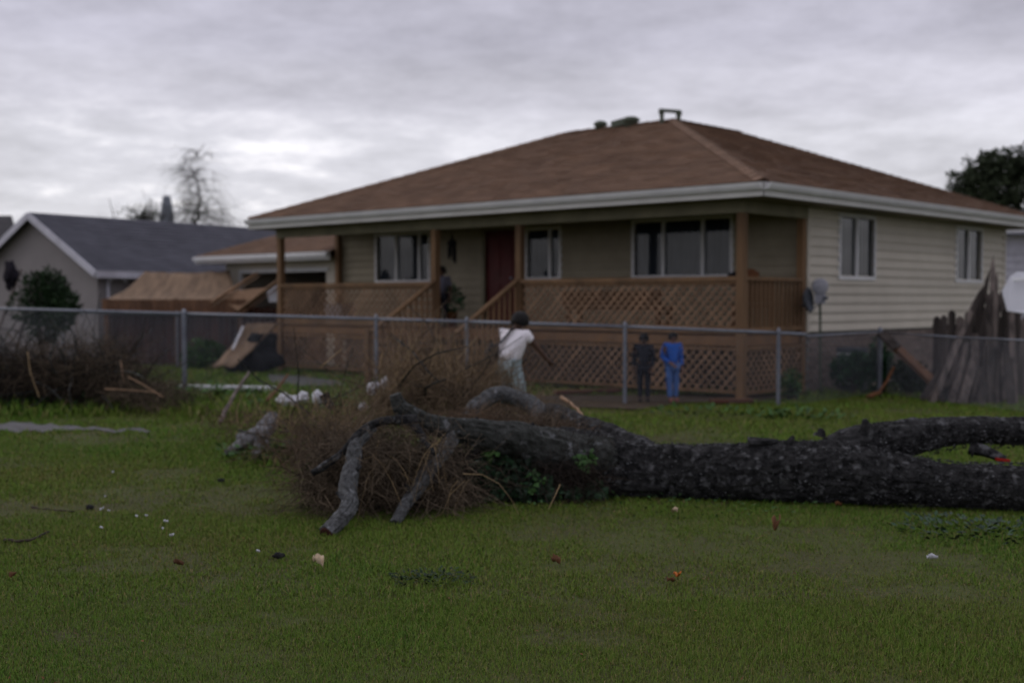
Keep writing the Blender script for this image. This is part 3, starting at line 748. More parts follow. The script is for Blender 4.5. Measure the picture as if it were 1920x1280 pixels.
# ------------------------------------------------------------------ grey house at the far left
d3 = Vector((.541, .841, 0)); GA = math.atan2(-.841, -.541) + math.pi   # local y = d3
t = thing('neighbour_house', 'grey gabled house with slate blue roof and pale trim at the far left', 'house', (-10.8, 32, 0), math.atan2(.841, .541) - math.pi / 2)
# own frame: x to the right, y along the ridge
w2 = 2.45; ez = 2.52; rz_ = 3.95; Lg = 10.
def nb(name, a, b, m, **kw): return MB().box(a, b).build(name, m, t, world=False, **kw)
q = MB(); q.poly([(-2 * w2, 0, 0), (0, 0, 0), (0, 0, ez), (-w2, 0, rz_ - .08), (-2 * w2, 0, ez), (-2 * w2, .12, 0), (0, .12, 0), (0, .12, ez), (-w2, .12, rz_ - .08), (-2 * w2, .12, ez)],
                 [(0, 1, 2, 3, 4), (9, 8, 7, 6, 5), (0, 5, 6, 1), (1, 6, 7, 2), (2, 7, 8, 3), (3, 8, 9, 4), (4, 9, 5, 0)])
q.build('gable_wall', M['stucco'], t, world=False)
nb('side_wall', (-.12, .121, 0), (0, Lg, ez), M['stucco'])
sl_ = (rz_ - ez) / w2; oh = .28
q = MB(); q.poly([(oh, -oh, ez - sl_ * oh), (oh, Lg, ez - sl_ * oh), (-w2, Lg, rz_), (-w2, -oh, rz_), (-2 * w2 - oh, -oh, ez - sl_ * oh), (-2 * w2 - oh, Lg, ez - sl_ * oh)], [(0, 1, 2, 3), (3, 2, 5, 4)])
g_ = q.build('roof', M['greyshingle'], t, world=False)
q = MB(); courses(q, (oh, -oh, ez - sl_ * oh), (oh, Lg, ez - sl_ * oh), (-w2, Lg, rz_), (-w2, -oh, rz_), .2, .4); q.build('shingle', M['greyshingle'], g_, world=False, kind='stuff')
for s_ in (1, -1):
    xe = oh if s_ > 0 else -2 * w2 - oh
    q = MB(); zf = ez - sl_ * oh
    q.bar((xe, -oh - .02, zf - .09), (-w2, -oh - .02, rz_ - .09), .04, .17, (0, 0, 1)); q.build('barge_board', M['greytrim'], t, world=False)
nb('gutter', (oh - .0, -oh, ez - sl_ * oh - .19), (oh + .10, 6.1, ez - sl_ * oh - .01), M['greytrim'])
q = MB(); q.tube([(oh + .03, .25, ez - .3), (.04, .3, ez - .5), (.05, .3, .1)], .045, 8); q.build('downspout', M['greytrim'], t, world=False)
q = MB(); q.tube([(oh + .05, .55, ez - .25), (oh - .1, .75, ez - .42)], .06, 8); q.build('bracket', M['greytrim'], t, world=False)

# bush in front of it, tarp bundle
def bush(label, c, r3, n, m, l=.09, w=.04, name='bush', clumps=9, group=None):
    t = thing(name, label, 'bush', (c[0], c[1], 0), group=group); c = Vector(c)
    q = MB()
    for k in range(clumps):
        d = rv(1); cc = c + Vector((d.x * r3[0] * .6, d.y * r3[1] * .6, d.z * r3[2] * .55))
        leafball(q, cc, (r3[0] * .5, r3[1] * .5, r3[2] * .45), n // clumps, l, w)
    q.build('leaves', m, t, kind='stuff')
    q = MB()
    for k in range(7):
        e = c + Vector((random.uniform(-.5, .5) * r3[0], random.uniform(-.5, .5) * r3[1], random.uniform(0, .6) * r3[2]))
        q.tube([(c[0] + random.uniform(-.1, .1), c[1], 0), (c[0] * .5 + e.x * .5, c[1], e.z * .5), e], [.03, .02, .008], 5)
    q.build('stems', M['baretwig'], t, kind='stuff')
    return t
b0 = P(82, 560, 27.5); bush('dark green bush in front of the grey gabled wall', (b0.x, b0.y, 1.45), (.72, .6, .85), 3800, M['bush'], .13, .055, clumps=14)
b1 = P(20, 515, 28.5)
blob(b1, (.15, .12, .28), 8.1, 'cloth_bundle', M['purple'], amp=.7, label='dark purple cloth bundle left of the green bush', cat='cloth')
q = thing('wooden_rack', 'grey leaning ladder rack against the gable wall at the left edge', 'ladder', (b1.x, b1.y + .3, 0))
for a, b in (((-30, 690), (40, 505)), ((20, 690), (70, 520))):
    MB().bar(P(a[0], a[1], 28.6), P(b[0], b[1], 29.2), .05, .05).build('side_rail', M['oldwood'], q)
for k in range(6):
    s_ = .1 + .15 * k; MB().bar(P(-30, 690, 28.6).lerp(P(40, 505, 29.2), s_), P(20, 690, 28.6).lerp(P(70, 520, 29.2), s_), .03, .03).build('rung', M['oldwood'], q)

# dark roofed house at the left edge, far away
t = thing('far_house', 'distant dark roofed house with white eave at the left edge', 'house', (-28, 60, 0))
z = lambda py, Y: P(0, py, Y).z
pA, pB, pC, pD = P(-120, 406, 58), P(22, 406, 58), P(34, 428, 56), P(-120, 432, 54)
q = MB(); q.poly([P(-200, 452, 56), P(36, 452, 56), P(22, 404, 60), P(-200, 404, 60), P(36, 452, 64), P(-200, 452, 64)], [(0, 1, 2, 3), (1, 4, 2), (2, 4, 5, 3)]); q.build('roof', M['roofdark'], t)
q = MB(); q.bar(P(-200, 455, 55.9), P(36, 455, 55.9), .1, .25); q.build('eave', M['trim'], t)
a = P(-180, 470, 57); b = P(20, 470, 57); MB().box((a.x, 57, 0), (b.x, 63, a.z + .3)).build('wall', M['stucco'], t)
b0 = P(20, 470, 48); bush('low dark tree below the distant dark roof at the left edge', (b0.x, b0.y, b0.z - 1.4), (1.6, 1.2, 1.9), 1500, M['bush'], .3, .14)

# steeple
t = thing('steeple', 'pale grey tapering steeple beyond the slate roof beside the bare tree', 'steeple', (P(313, 600, 90).x, 90, 0))
c = P(313, 420, 90); top = P(313, 367, 90)
sp_ = (P(330, 420, 90).x - P(297, 420, 90).x) / 2
MB().lathe((c.x, 90, 0), [(sp_ * 1.5, 0), (sp_ * 1.5, c.z - 2.2), (sp_ * 1.15, c.z - 2.1)], 8).build('tower', M['steeple'], t)
MB().lathe((c.x, 90, 0), [(sp_ * 1.1, c.z - 2.0), (sp_ * .85, c.z + .4), (sp_ * .5, top.z - .25), (sp_ * .36, top.z)], 8).build('spire', M['steeple'], t)

# ------------------------------------------------------------------ bare trees
def grow(mb, p, d, l, r, depth, wild=.5, up=.05):
    n = 4; pts = [Vector(p)]; rs = [r]; dd = d.copy()
    for i in range(n):
        dd = (dd + rv(wild * .28) + Vector((0, 0, up))).normalized(); pts.append(pts[-1] + dd * l / n); rs.append(r * (1 - .45 * (i + 1) / n))
    mb.tube(pts, rs, 4 if depth < 3 else 6, cap=False)
    if depth <= 0: return
    for k in range(random.randint(2, 4)):
        i = random.randint(1, n); nd = (dd + rv(wild)).normalized()
        grow(mb, pts[i], nd, l * random.uniform(.55, .8), rs[i] * .62, depth - 1, wild, up)
def bare_tree(label, px, Y, h, base_r, n=8, depth=4, droop=-.06, trunk_top=.55, group=None):
    x = P(px, 500, Y).x; t = thing('bare_tree', label, 'tree', (x, Y, 0), group=group)
    pts = [Vector((x + .08 * noise.noise(Vector((i * .7, px, 0))) * i, Y, h * i / 9)) for i in range(10)]
    MB().tube(pts, [base_r * (1 - .95 * i / 9) + .01 for i in range(10)], 8).build('trunk', M['baretwig'], t, smooth=True)
    q = MB()
    for k in range(n):
        s_ = trunk_top + (.97 - trunk_top) * random.random() ** 1.8; p = Vector((x, Y, h * s_)); d = Vector((random.uniform(-1, 1), random.uniform(-1, 1), .35)).normalized()
        grow(q, p, d, h * .27 * (1.28 - s_), base_r * .17, depth, .8, droop)
    q.build('branches', M['baretwig'], t, kind='stuff'); return t
hz = P(372, 270, 55).z
bare_tree('tall thin leafless tree with drooping twigs behind the slate roof', 372, 55, hz, .10, 60, 4, -.16, .60)
bare_tree('low leafless tree just left of the pale steeple', 285, 57, P(0, 372, 57).z, .1, 13, 4, .0, .62)
bare_tree('faint leafless tree above the middle of the slate roof', 215, 62, P(0, 372, 62).z, .08, 7, 3, .0, .7)
x0 = P(362, 400, 54.6)
q = thing('evergreen_tree', 'dark ragged evergreen at the foot of the tall bare tree', 'tree', (x0.x, 54.6, 0))
MB().tube([(x0.x, 54.6, 0), (x0.x, 54.6, x0.z)], [.12, .05], 8).build('trunk', M['baretwig'], q)
lb = MB()
for k in range(28):
    p = P(random.gauss(366, 12), random.triangular(350, 425, 420), 54.6 + random.uniform(-.6, .6)); 
    leafball(lb, p, (.35, .3, .4), 11, .26, .035)
lb.build('foliage', M['farleaf'], q, kind='stuff')
lb = MB(); x0 = P(266, 400, 58); q = thing('evergreen_tree', 'small dark evergreen showing over the slate roof left of the steeple', 'tree', (x0.x, 58, 0))
MB().tube([(x0.x, 58, 0), (x0.x, 58, x0.z)], [.12, .05], 8).build('trunk', M['baretwig'], q)
for k in range(26): leafball(lb, P(random.gauss(272, 20), random.uniform(395, 420), 58), (.3, .3, .25), 20, .26, .06)
lb.build('foliage', M['farleaf'], q, kind='stuff')
# evergreen oak on the right
def crown_tree(label, px, Y, clumps, m, lsz):
    x = P(px, 500, Y).x; t = thing('oak_tree', label, 'tree', (x, Y, 0))
    MB().tube([(x, Y, 0), (x + .1, Y, 1.5), (x - .1, Y, 3.2), (x, Y, 4.4)], [.38, .28, .2, .1], 10).build('trunk', M['bark'], t, smooth=True)
    lb = MB(); br = MB()
    for (cx, cy, r, n) in clumps:
        for _ in range(n // 10):
            d = rv(1); p = P(cx, cy, Y) + Vector((d.x, d.y, d.z * .7)) * r * random.uniform(.35, 1.05)
            leafball(lb, p, (r * .18, r * .18, r * .15), 16, lsz, lsz * .5, .1)
        br.tube([(x, Y, 3.2), P(cx, cy, Y)], [.12, .02], 5)
    lb.build('crown', m, t, kind='stuff'); br.build('branches', M['bark'], t, kind='stuff'); return t
crown_tree('dark evergreen oak rising beyond the right end of the brown roof', 1885, 42, [(1810, 345, .7, 700), (1850, 318, .75, 800), (1890, 312, .8, 900), (1930, 305, .9, 900), (1870, 360, 1.0, 900), (1920, 362, 1.1, 900), (1990, 330, 1.3, 700), (1890, 400, 1.0, 500), (1830, 375, .7, 500)], M['farleaf'], .17)

# neighbour on the right behind the house
t = thing('neighbour_shed', 'pale lavender sided outbuilding glimpsed behind the right end of the house', 'shed', P(1960, 600, 32.5))
t.location.z = 0; WM[t.name] = Matrix.Translation(t.location)
a = P(1872, 440, 32.5); q = MB(); q.box((a.x, 32.5, 0), (a.x + 4, 36, a.z)); q.build('wall', M['greytrim'], t)
for k in range(14): MB().box((a.x - .02, 32.47, .2 + k * .2), (a.x + 4, 32.498, .37 + k * .2)).build('siding_board', M['greytrim'], t)
q = MB(); q.poly([(a.x - .3, 32.1, a.z - .02), (a.x + 4.3, 32.1, a.z - .02), (a.x + 4.3, 34.3, a.z + .75), (a.x - .3, 34.3, a.z + .75), (a.x - .3, 36.3, a.z - .02), (a.x + 4.3, 36.3, a.z - .02)], [(0, 1, 2, 3), (3, 2, 5, 4), (0, 3, 4), (1, 5, 2)]); q.build('roof', M['greyshingle'], t)
q = MB(); q.bar(P(1872, 432, 32.0), P(2060, 428, 32.0), .08, .12); q.build('gutter', M['trim'], t)

# ------------------------------------------------------------------ old shed, planks and tarps between the houses
def quadpart(name, pts, m, parent, th=.02, **kw):
    p = [Vector(x) for x in pts]; n = (p[1] - p[0]).cross(p[2] - p[0]).normalized() * th
    q = MB(); k = len(p); q.poly([*p, *[x + n for x in p]], [tuple(range(k))[::-1], tuple(range(k, 2 * k))] + [(i, (i + 1) % k, k + (i + 1) % k, k + i) for i in range(k)])
    return q.build(name, m, parent, **kw)
t = thing('old_shed', 'low brown plank shed with tan sagging roof between the two left buildings', 'shed', (P(320, 560, 31).x, 31, 0))
# sagging canvas roof as a fine sheet
q = MB(); nU, nV = 24, 10; L0, L1 = P(188, 562, 30.6), P(452, 560, 30.6); T0, T1 = P(272, 509, 32.4), P(430, 507, 32.4)
vs = []
for j in range(nV + 1):
    for i in range(nU + 1):
        u, v_ = i / nU, j / nV
        p = L0.lerp(L1, u).lerp(T0.lerp(T1, u), v_); p.z += -.15 * math.sin(math.pi * v_) - .05 * math.sin(math.pi * u) + .007 * math.sin(u * 31 + v_ * 2) + .025 * noise.noise(Vector((u * 6, v_ * 4, 2)))
        vs.append(p)
q.poly(vs, [(j * (nU + 1) + i, j * (nU + 1) + i + 1, (j + 1) * (nU + 1) + i + 1, (j + 1) * (nU + 1) + i) for j in range(nV) for i in range(nU)])
o = q.build('roof', M['tan'], t, smooth=True)
sm = o.modifiers.new('thickness', 'SOLIDIFY'); sm.thickness = .03
for k in range(26):
    a = P(192 + k * 10.4, 562, 30.55); MB().box((a.x, 30.53, a.z - .34 + random.uniform(-.03, .03)), (a.x + .125, 30.56, a.z + .01)).build('valance_board', M['plank'], t)
x = P(196, 600, 31).x; xe = P(520, 600, 31).x; k = 0
while x < xe:
    w_ = random.uniform(.13, .16); MB().box((x, 30.98, 0), (x + w_ - .012, 31.01, 1.42 + random.uniform(-.03, .03))).build('wall_plank', M['redplank'], t); x += w_
for px in (200, 330, 450): a = P(px, 560, 30.75); MB().box((a.x - .05, 30.7, 0), (a.x + .05, 30.8, a.z)).build('post', M['plank'], t)
# pale sheet and lumber leaning against the garage opening
t = thing('timber_board', 'long pale board slanting down in front of the garage doorway', 'board', G(440, 690))
q = MB(); q.bar(P(448, 582, 29.8), P(524, 525, 30.2), .03, .16, (0, -1, .5)); q.build('board', M['lumber'], t)
MB().bar(P(452, 590, 29.9), P(528, 534, 30.3), .03, .03).build('batten', M['plank'], t)
t = thing('timber_board', 'thinner upper board slanting over the tan canvas beside the garage', 'board', G(420, 690))
q = MB(); q.bar(P(395, 568, 30.4), P(482, 512, 31.0), .03, .09, (0, -1, .5)); q.build('board', M['lumber'], t)
MB().bar(P(400, 572, 30.3), P(486, 517, 30.9), .04, .03).build('batten', M['tan'], t)
t = thing('plastic_sheet', 'pale hanging sheet in the notch between the slanting boards', 'sheet', P(430, 600, 30.5))
quadpart('sheet', [P(405, 556, 30.6), P(450, 585, 30.5), P(500, 540, 30.7), P(440, 545, 30.9)], M['lumber'], t)
quadpart('corner_flap', [P(500, 545, 30.3), P(526, 528, 30.3), P(526, 566, 30.3), P(504, 566, 30.3)], M['whitesheet'], t)
t = thing('fallen_roofing', 'tan panel sliding down to the ground over dark rubble behind the fence', 'panel', G(460, 695))
q = MB(); vs = []
for j in range(9):
    for i in range(7):
        u, v_ = i / 6, j / 8
        p = P(462, 606, 26.8).lerp(P(398, 688, 26.4), v_).lerp(P(524, 606, 27.0).lerp(P(440, 688, 26.0), v_), u); p.z += .05 * noise.noise(Vector((u * 3, v_ * 4, 1))) - .10 * math.sin(v_ * math.pi) * (1 - u)
        p.z = max(p.z, .03); vs.append(p)
q.poly(vs, [(j * 7 + i, j * 7 + i + 1, (j + 1) * 7 + i + 1, (j + 1) * 7 + i) for j in range(8) for i in range(6)])
o = q.build('roofing_sheet', M['tan'], t, smooth=True); sm = o.modifiers.new('thickness', 'SOLIDIFY'); sm.thickness = .03
MB().bar(P(456, 612, 26.7), P(436, 655, 26.4), .05, .03, (0, -1, .5)).build('edge_strip', M['whitesheet'], t)
g0 = G(482, 697); blob((g0.x, 26.9, .36), (.55, .4, .55), 2.2, 'rubble_heap', M['black'], n=18, amp=.5, label='black heap of rubble under the tan sliding panel', cat='heap')

# ------------------------------------------------------------------ chain link fences
def chain_bay(mb, a, b, za, zb, sp=.075, wr=.0015):
    a = Vector(a); b = Vector(b); L_ = (b - a).length; d = (b - a) / L_; n = Vector((-d.y, d.x, 0)); x = -1.6
    while x < L_ + 1.6:
        for s_ in (1, -1):
            s0, s1 = x, x + s_ * 1.2; z0_, z1_ = .04, 1.24
            def clip(t): return (s0 + (s1 - s0) * t, z0_ + (z1_ - z0_) * t)
            ta, tb = 0., 1.
            lo, hi = ((0 - s0) / (s1 - s0), (L_ - s0) / (s1 - s0)); lo, hi = min(lo, hi), max(lo, hi)
            ta, tb = max(ta, lo), min(tb, hi)
            if tb - ta < .03: continue
            (xa, z1a), (xb, z1b) = clip(ta), clip(tb)
            top = lambda xx: (za + (zb - za) * xx / L_) / 1.24
            mb.bar((a + d * xa + n * .003 * s_).to_tuple()[:2] + (z1a * top(xa),), (a + d * xb + n * .003 * s_).to_tuple()[:2] + (z1b * top(xb),), wr * 2, wr * 2)
        x += sp
def wire_fence(label, pts, posts, rail_r=.021, post_r=.03, terminal=()):
    """pts: (px, py_top, Y)"""
    W_ = [P(*p) for p in pts]; t = thing('chain_link_fence', label, 'fence', (W_[0].x, W_[0].y, 0))
    for a, b in zip(W_[:-1], W_[1:]):
        MB().tube([a, b], rail_r, 8).build('top_rail', M['galv'], t, smooth=True)
        mb = MB(); chain_bay(mb, (a.x, a.y, 0), (b.x, b.y, 0), a.z - .02, b.z - .02)
        mb.build('wire_mesh', M['galv'], t, kind='stuff')
    for i in posts:
        w_ = W_[i]; r = .042 if i in terminal else post_r
        q = MB(); q.lathe((w_.x, w_.y, -.03), [(r, 0), (r, w_.z + .04), (r * 1.15, w_.z + .05), (r * .8, w_.z + .09), (r * .3, w_.z + .11)], 12)
        q.build('post', M['galv'], t, smooth=False)
    return t
wire_fence('galvanised chain link fence running across the yard behind the fallen tree',
           [(-420, 573, 20.9), (-60, 577, 20.5), (345, 588, 20.1), (705, 598, 19.7), (875, 603, 19.4), (1172, 612, 18.9), (1460, 624, 18.6), (1512, 627, 18.6)], [1, 2, 3, 4, 5, 6], .026, terminal=(2,))
wire_fence('thin wire fence sagging in front of the cream side wall', [(1512, 630, 18.65), (1650, 622, 20.6)], [1], .016, terminal=(1,))
wire_fence('chain link fence before the weathered boards at the right edge', [(1664, 624, 20.4), (1795, 632, 18.6), (1990, 641, 16.6)], [2], .014)
wire_fence('second chain link fence farther back in front of the brown shed', [(118, 586, 30.3), (332, 589, 29.8), (524, 592, 28.2)], [0, 1], .03)

# ------------------------------------------------------------------ right edge: fence, stacked boards, leaning post
t = thing('board_fence', 'weathered upright board fence standing behind the wire at the right', 'fence', G(1840, 728))
x = P(1750, 600, 20.6).x; xe = P(2060, 600, 20.6).x
while x < xe:
    w_ = random.uniform(.12, .15); h = 1.36 + random.uniform(-.1, .07); y = 20.6 + random.uniform(-.015, .015)
    q = MB(); q.poly([(x, y, 0), (x + w_ - .012, y, 0), (x + w_ - .012, y, h - .05), (x + w_ * .6, y, h), (x + w_ * .25, y, h), (x, y, h - .05), (x, y + .02, 0), (x + w_ - .012, y + .02, 0), (x + w_ - .012, y + .02, h - .05), (x + w_ * .6, y + .02, h), (x + w_ * .25, y + .02, h), (x, y + .02, h - .05)],
                 [(0, 1, 2, 3, 4, 5), (11, 10, 9, 8, 7, 6)] + [(i, i + 6, (i + 1) % 6 + 6, (i + 1) % 6) for i in range(6)])
    q.build('fence_board', M['oldwood'], t); x += w_
for z_ in (.35, 1.1): MB().box((P(1752, 600, 20.6).x, 20.64, z_), (xe, 20.69, z_ + .09)).build('fence_rail', M['oldwood'], t)
# tall splintered boards leaning together
t = thing('leaning_boards', 'tall heap of splintered grey boards leaning to a point before the house', 'boards', G(1830, 740))
tops = [(1862, 480), (1856, 505), (1868, 520), (1848, 535), (1840, 548), (1836, 560), (1826, 572), (1876, 548), (1884, 535), (1818, 588), (1810, 600), (1852, 550), (1846, 575), (1872, 590), (1832, 600), (1866, 610), (1893, 520), (1805, 610), (1858, 640), (1840, 628)]
tops += [(random.uniform(1800, 1890), 0) for _ in range(26)]
tops = [(a_, b_ if b_ else 495 + abs(a_ - 1862) * 1.5 + random.uniform(0, 150)) for a_, b_ in tops]
for i, (tx, ty) in enumerate(tops):
    bx_ = 1755 + (tx - 1800) * 1.1 + random.uniform(-45, 55); Yb = 18.7 + random.uniform(0, .8)
    a = G(bx_, 742); a.y = Yb; a.x = (bx_ - 960) / FPX * Yb; a.z = 0; b = P(tx, ty, 19.7 + random.uniform(-.3, .35))
    d = (b - a); w_ = random.uniform(.05, .15); sd = d.cross(Vector((0, 1, 0))).normalized() * w_ / 2; nn_ = Vector((0, -.025, 0))
    q = MB(); m_ = a + d * random.uniform(.72, .86); tip = b; tip2 = a + d * .93 + sd * .7
    pr = [a - sd, a + sd, m_ + sd, tip2, tip, m_ - sd * .9]
    q.poly(pr + [p + nn_ for p in pr], [(0, 1, 2, 3, 4, 5)[::-1], (6, 7, 8, 9, 10, 11)] + [(j, (j + 1) % 6, (j + 1) % 6 + 6, j + 6) for j in range(6)])
    q.build('board', M['oldwood'], t)
t = thing('leaning_post', 'single brown timber leaning from the wire fence corner post to the ground', 'timber', G(1760, 734))
q = MB(); q.bar(P(1656, 628, 20.4), P(1764, 730, 19.6), .13, .09, (.2, -1, .6)); q.build('timber', M['plank'], t)
MB().bar(P(1652, 624, 20.32), P(1682, 652, 20.1), .17, .04, (.2, -1, .6)).build('bark_strip', M['oldwood'], t)
t = thing('tilted_board', 'large white tilted board standing before the weathered fence at the right edge', 'board', P(1910, 590, 18.4))
quadpart('sheet', [P(1878, 546, 18.5), P(1888, 584, 18.4), P(1945, 592, 18.3), P(1990, 585, 18.3), P(1990, 512, 18.6), P(1905, 511, 18.6), P(1893, 520, 18.6)], M['whitesheet'], t, .04)
quadpart('fold', [P(1900, 520, 18.4), P(1950, 518, 18.4), P(1950, 524, 18.37), P(1900, 527, 18.37)], M['trim'], t, .02)
# foundation planting and tools
b0 = G(1610, 733); bush('green leafy shrub growing against the brick foundation of the house', (b0.x - .22, 20.9, .33), (.42, .25, .34), 1500, M['shrub'], .12, .045, name='shrub', clumps=10)
bush('taller green shrub beside the corner post of the wire fence', (b0.x + .22, 20.95, .62), (.2, .2, .42), 1000, M['shrub'], .12, .045, name='shrub')
bush('small weed growing between the porch lattice and the wire fence', (P(1485, 700, 19.6).x, 19.6, .25), (.16, .16, .26), 300, M['weed'], .09, .04, name='weed_plant')
bush('dark low shrub between the leaning timber and the brick wall', (P(1700, 700, 20.9).x, 20.9, .3), (.42, .25, .3), 1100, M['bush'], .1, .05, name='shrub')
bush('green weed clump at the foot of the brown shed planks', (P(380, 665, 28.5).x, 28.5, .3), (.5, .3, .4), 700, M['weed'], .14, .06, name='weed_plant')
t = thing('air_conditioner', 'grey boxy unit half hidden in the shrub by the foundation', 'air conditioner', (P(1598, 690, 21.2).x, 21.2, 0), HA)
MB().box((-.2, -.2, .05), (.2, .2, .78)).build('housing', M['grey_meter'], t, world=False)
for k in range(6): MB().box((-.18, -.215, .15 + k * .1), (.18, -.203, .19 + k * .1)).build('louvre', M['trim'], t, world=False)
t = thing('garden_hoe', 'rusty orange bent tool leaning by the corner post', 'tool', G(1650, 745))
MB().tube([P(1676, 688, 20.2), P(1662, 716, 19.9), P(1648, 735, 19.6)], .022, 8).build('handle', M['rust'], t)
MB().bar(P(1648, 735, 19.6), P(1628, 744, 19.5), .12, .03).build('blade', M['rust'], t)
# old planks lying against the lattice base
for k, (a, b, lab) in enumerate([((1040, 741), (1160, 737), 'dark plank lying at the foot of the porch lattice'), ((1330, 757), (1410, 757), 'reddish plank lying on bare soil near the porch corner post')]):
    t = thing('plank', lab, 'plank', G(*a)); w0, w1 = G(*a), G(*b)
    MB().bar((w0.x, w0.y, .06), (w1.x, w1.y, .06), .18, .05).build('board', M['plank'], t)
    MB().bar((w0.x, w0.y - .12, .045), (w1.x, w1.y - .12, .045), .05, .04).build('batten', M['redplank'], t)

# ------------------------------------------------------------------ the fallen tree
def limb(ctrl, name, m, parent, per=10, n=30, amp=.09, seed=0., flat=.0, world=True, fur=.05):
    """ctrl: (px, py, Y, radius)"""
    c = [(*P(a, b, y), r) for (a, b, y, r) in ctrl]; ch = catmull(c, per)
    for q_ in ch:
        w_ = min(.022, q_[3] * .3); w3 = noise.noise_vector(Vector((q_[0] * 5.3 + seed, q_[1] * 5.3, q_[2] * 5.3))); q_[0] += w3.x * w_; q_[1] += w3.y * w_; q_[2] += w3.z * w_
    mb = MB(); vs = []; fs = []; prev = None; m_ = len(ch); s_acc = 0
    for i, q in enumerate(ch):
        p = Vector(q[:3]); r = q[3]
        d = Vector(ch[min(i + 1, m_ - 1)][:3]) - Vector(ch[max(i - 1, 0)][:3]); s_acc += d.length / 2; d.normalize()
        if prev is None: prev = d.cross(Vector((0, 0, 1)))
        if prev.length < .05: prev = d.cross(Vector((1, 0, 0)))
        prev = (prev - d * prev.dot(d)).normalized(); u = d.cross(prev)
        for j in range(n):
            a = 2 * math.pi * j / n; dv = prev * math.cos(a) + u * math.sin(a)
            big = noise.noise(Vector((math.cos(a) * 1.2, math.sin(a) * 1.2, s_acc * 1.6 + seed)))
            f1 = noise.noise(Vector((math.cos(a) * 6, math.sin(a) * 6, s_acc * 3.2 + seed * 3)))
            f2 = noise.noise(p * 22 + dv * r * 22)
            f3 = abs(noise.noise(Vector((math.cos(a) * 9, math.sin(a) * 9, s_acc * 7 + seed))))
            k = 1 + amp * 1.8 * big + fur * f1 * 1.5 + fur * 1.1 * f2 - fur * 1.6 * (.25 - min(f3, .25)) * 2
            if r < .09: k += .12 * noise.noise(Vector((math.cos(a) * 1.5, math.sin(a) * 1.5, s_acc * 9 + seed)))
            vs.append(p + dv * r * k)
    for i in range(m_ - 1):
        for j in range(n):
            k = (j + 1) % n; fs.append((i * n + j, i * n + k, (i + 1) * n + k, (i + 1) * n + j))
    fs.append(tuple(range(n))[::-1]); fs.append(tuple((m_ - 1) * n + j for j in range(n)))
    mb.poly(vs, fs); return mb.build(name, m, parent, smooth=False)
TR = thing('fallen_tree', 'huge dark barked tree trunk lying across the lawn, forked at right', 'fallen tree', G(1500, 945))
limb([(2080, 916, 9.15, .175), (1990, 914, 9.25, .170), (1900, 913, 9.3, .170), (1800, 911, 9.4, .164), (1700, 903, 9.5, .19), (1600, 888, 9.6, .245), (1500, 884, 9.7, .245), (1400, 884, 9.8, .228), (1300, 884, 9.9, .218),
      (1200, 881, 10.0, .235), (1120, 868, 10.1, .275), (1040, 868, 10.2, .285), (950, 876, 10.3, .25), (880, 888, 10.4, .18)], 'trunk', M['bark'], TR, per=20, n=60, amp=.07, seed=1.3, fur=.05)
limb([(1560, 862, 9.75, .19), (1630, 838, 9.8, .19), (1700, 823, 9.85, .150), (1800, 808, 9.95, .116), (1860, 806, 10, .119), (1920, 807, 10, .122), (2010, 811, 10.1, .125)], 'limb', M['bark'], TR, per=20, n=44, amp=.07, seed=5.1)
limb([(1230, 872, 10.2, .16), (1160, 838, 10.5, .17), (1100, 806, 10.9, .14), (1060, 786, 11.2, .11), (1030, 772, 11.5, .09)], 'limb', M['bark'], TR, per=14, n=34, seed=7.7)
limb([(870, 812, 11.3, .06), (885, 775, 11.4, .075), (905, 750, 11.5, .075), (940, 740, 11.6, .075), (985, 752, 11.6, .08), (1020, 780, 11.5, .10), (1045, 815, 11.3, .11)], 'limb', M['barkpale'], TR, per=12, n=26, amp=.12, seed=9.2)
limb([(1130, 866, 10.05, .24), (1060, 850, 9.95, .2), (980, 828, 9.8, .145), (900, 812, 9.6, .115), (845, 803, 9.5, .088), (795, 790, 9.4, .075), (765, 776, 9.35, .066), (748, 762, 9.32, .058), (740, 738, 9.3, .044)], 'limb', M['barkmid'], TR, per=14, n=34, amp=.1, seed=3.9)
limb([(775, 790, 9.3, .05), (745, 787, 9.2, .035), (705, 793, 9.1, .03), (672, 815, 9.0, .03), (640, 850, 8.95, .028), (605, 875, 8.9, .032), (585, 886, 8.9, .028)], 'branch', M['bark'], TR, per=10, n=16, seed=2.2)
limb([(700, 800, 9.1, .035), (672, 825, 9.0, .05), (664, 862, 8.9, .056), (652, 905, 8.75, .066), (653, 945, 8.6, .062), (634, 978, 8.42, .056), (612, 1000, 8.3, .052)], 'branch', M['barkpale'], TR, per=16, n=30, amp=.16, seed=4.4, fur=.10)
limb([(850, 815, 9.5, .066), (832, 845, 9.35, .058), (806, 882, 9.15, .056), (770, 930, 8.95, .048), (740, 982, 8.72, .038)], 'branch', M['barkpale'], TR, per=16, n=30, amp=.16, seed=6.6, fur=.10)
limb([(770, 790, 9.3, .04), (790, 815, 9.2, .03), (815, 850, 9.0, .02)], 'branch', M['bark'], TR, per=8, n=14, seed=8.6)
limb([(1818, 838, 9.9, .06), (1850, 848, 9.85, .045), (1884, 860, 9.8, .03)], 'branch', M['bark'], TR, per=8, n=16, seed=1.9)
limb([(1822, 842, 9.86, .02), (1823, 850, 9.86, .014), (1823, 857, 9.86, .006)], 'twig_stub', M['bark'], TR, per=4, n=8)
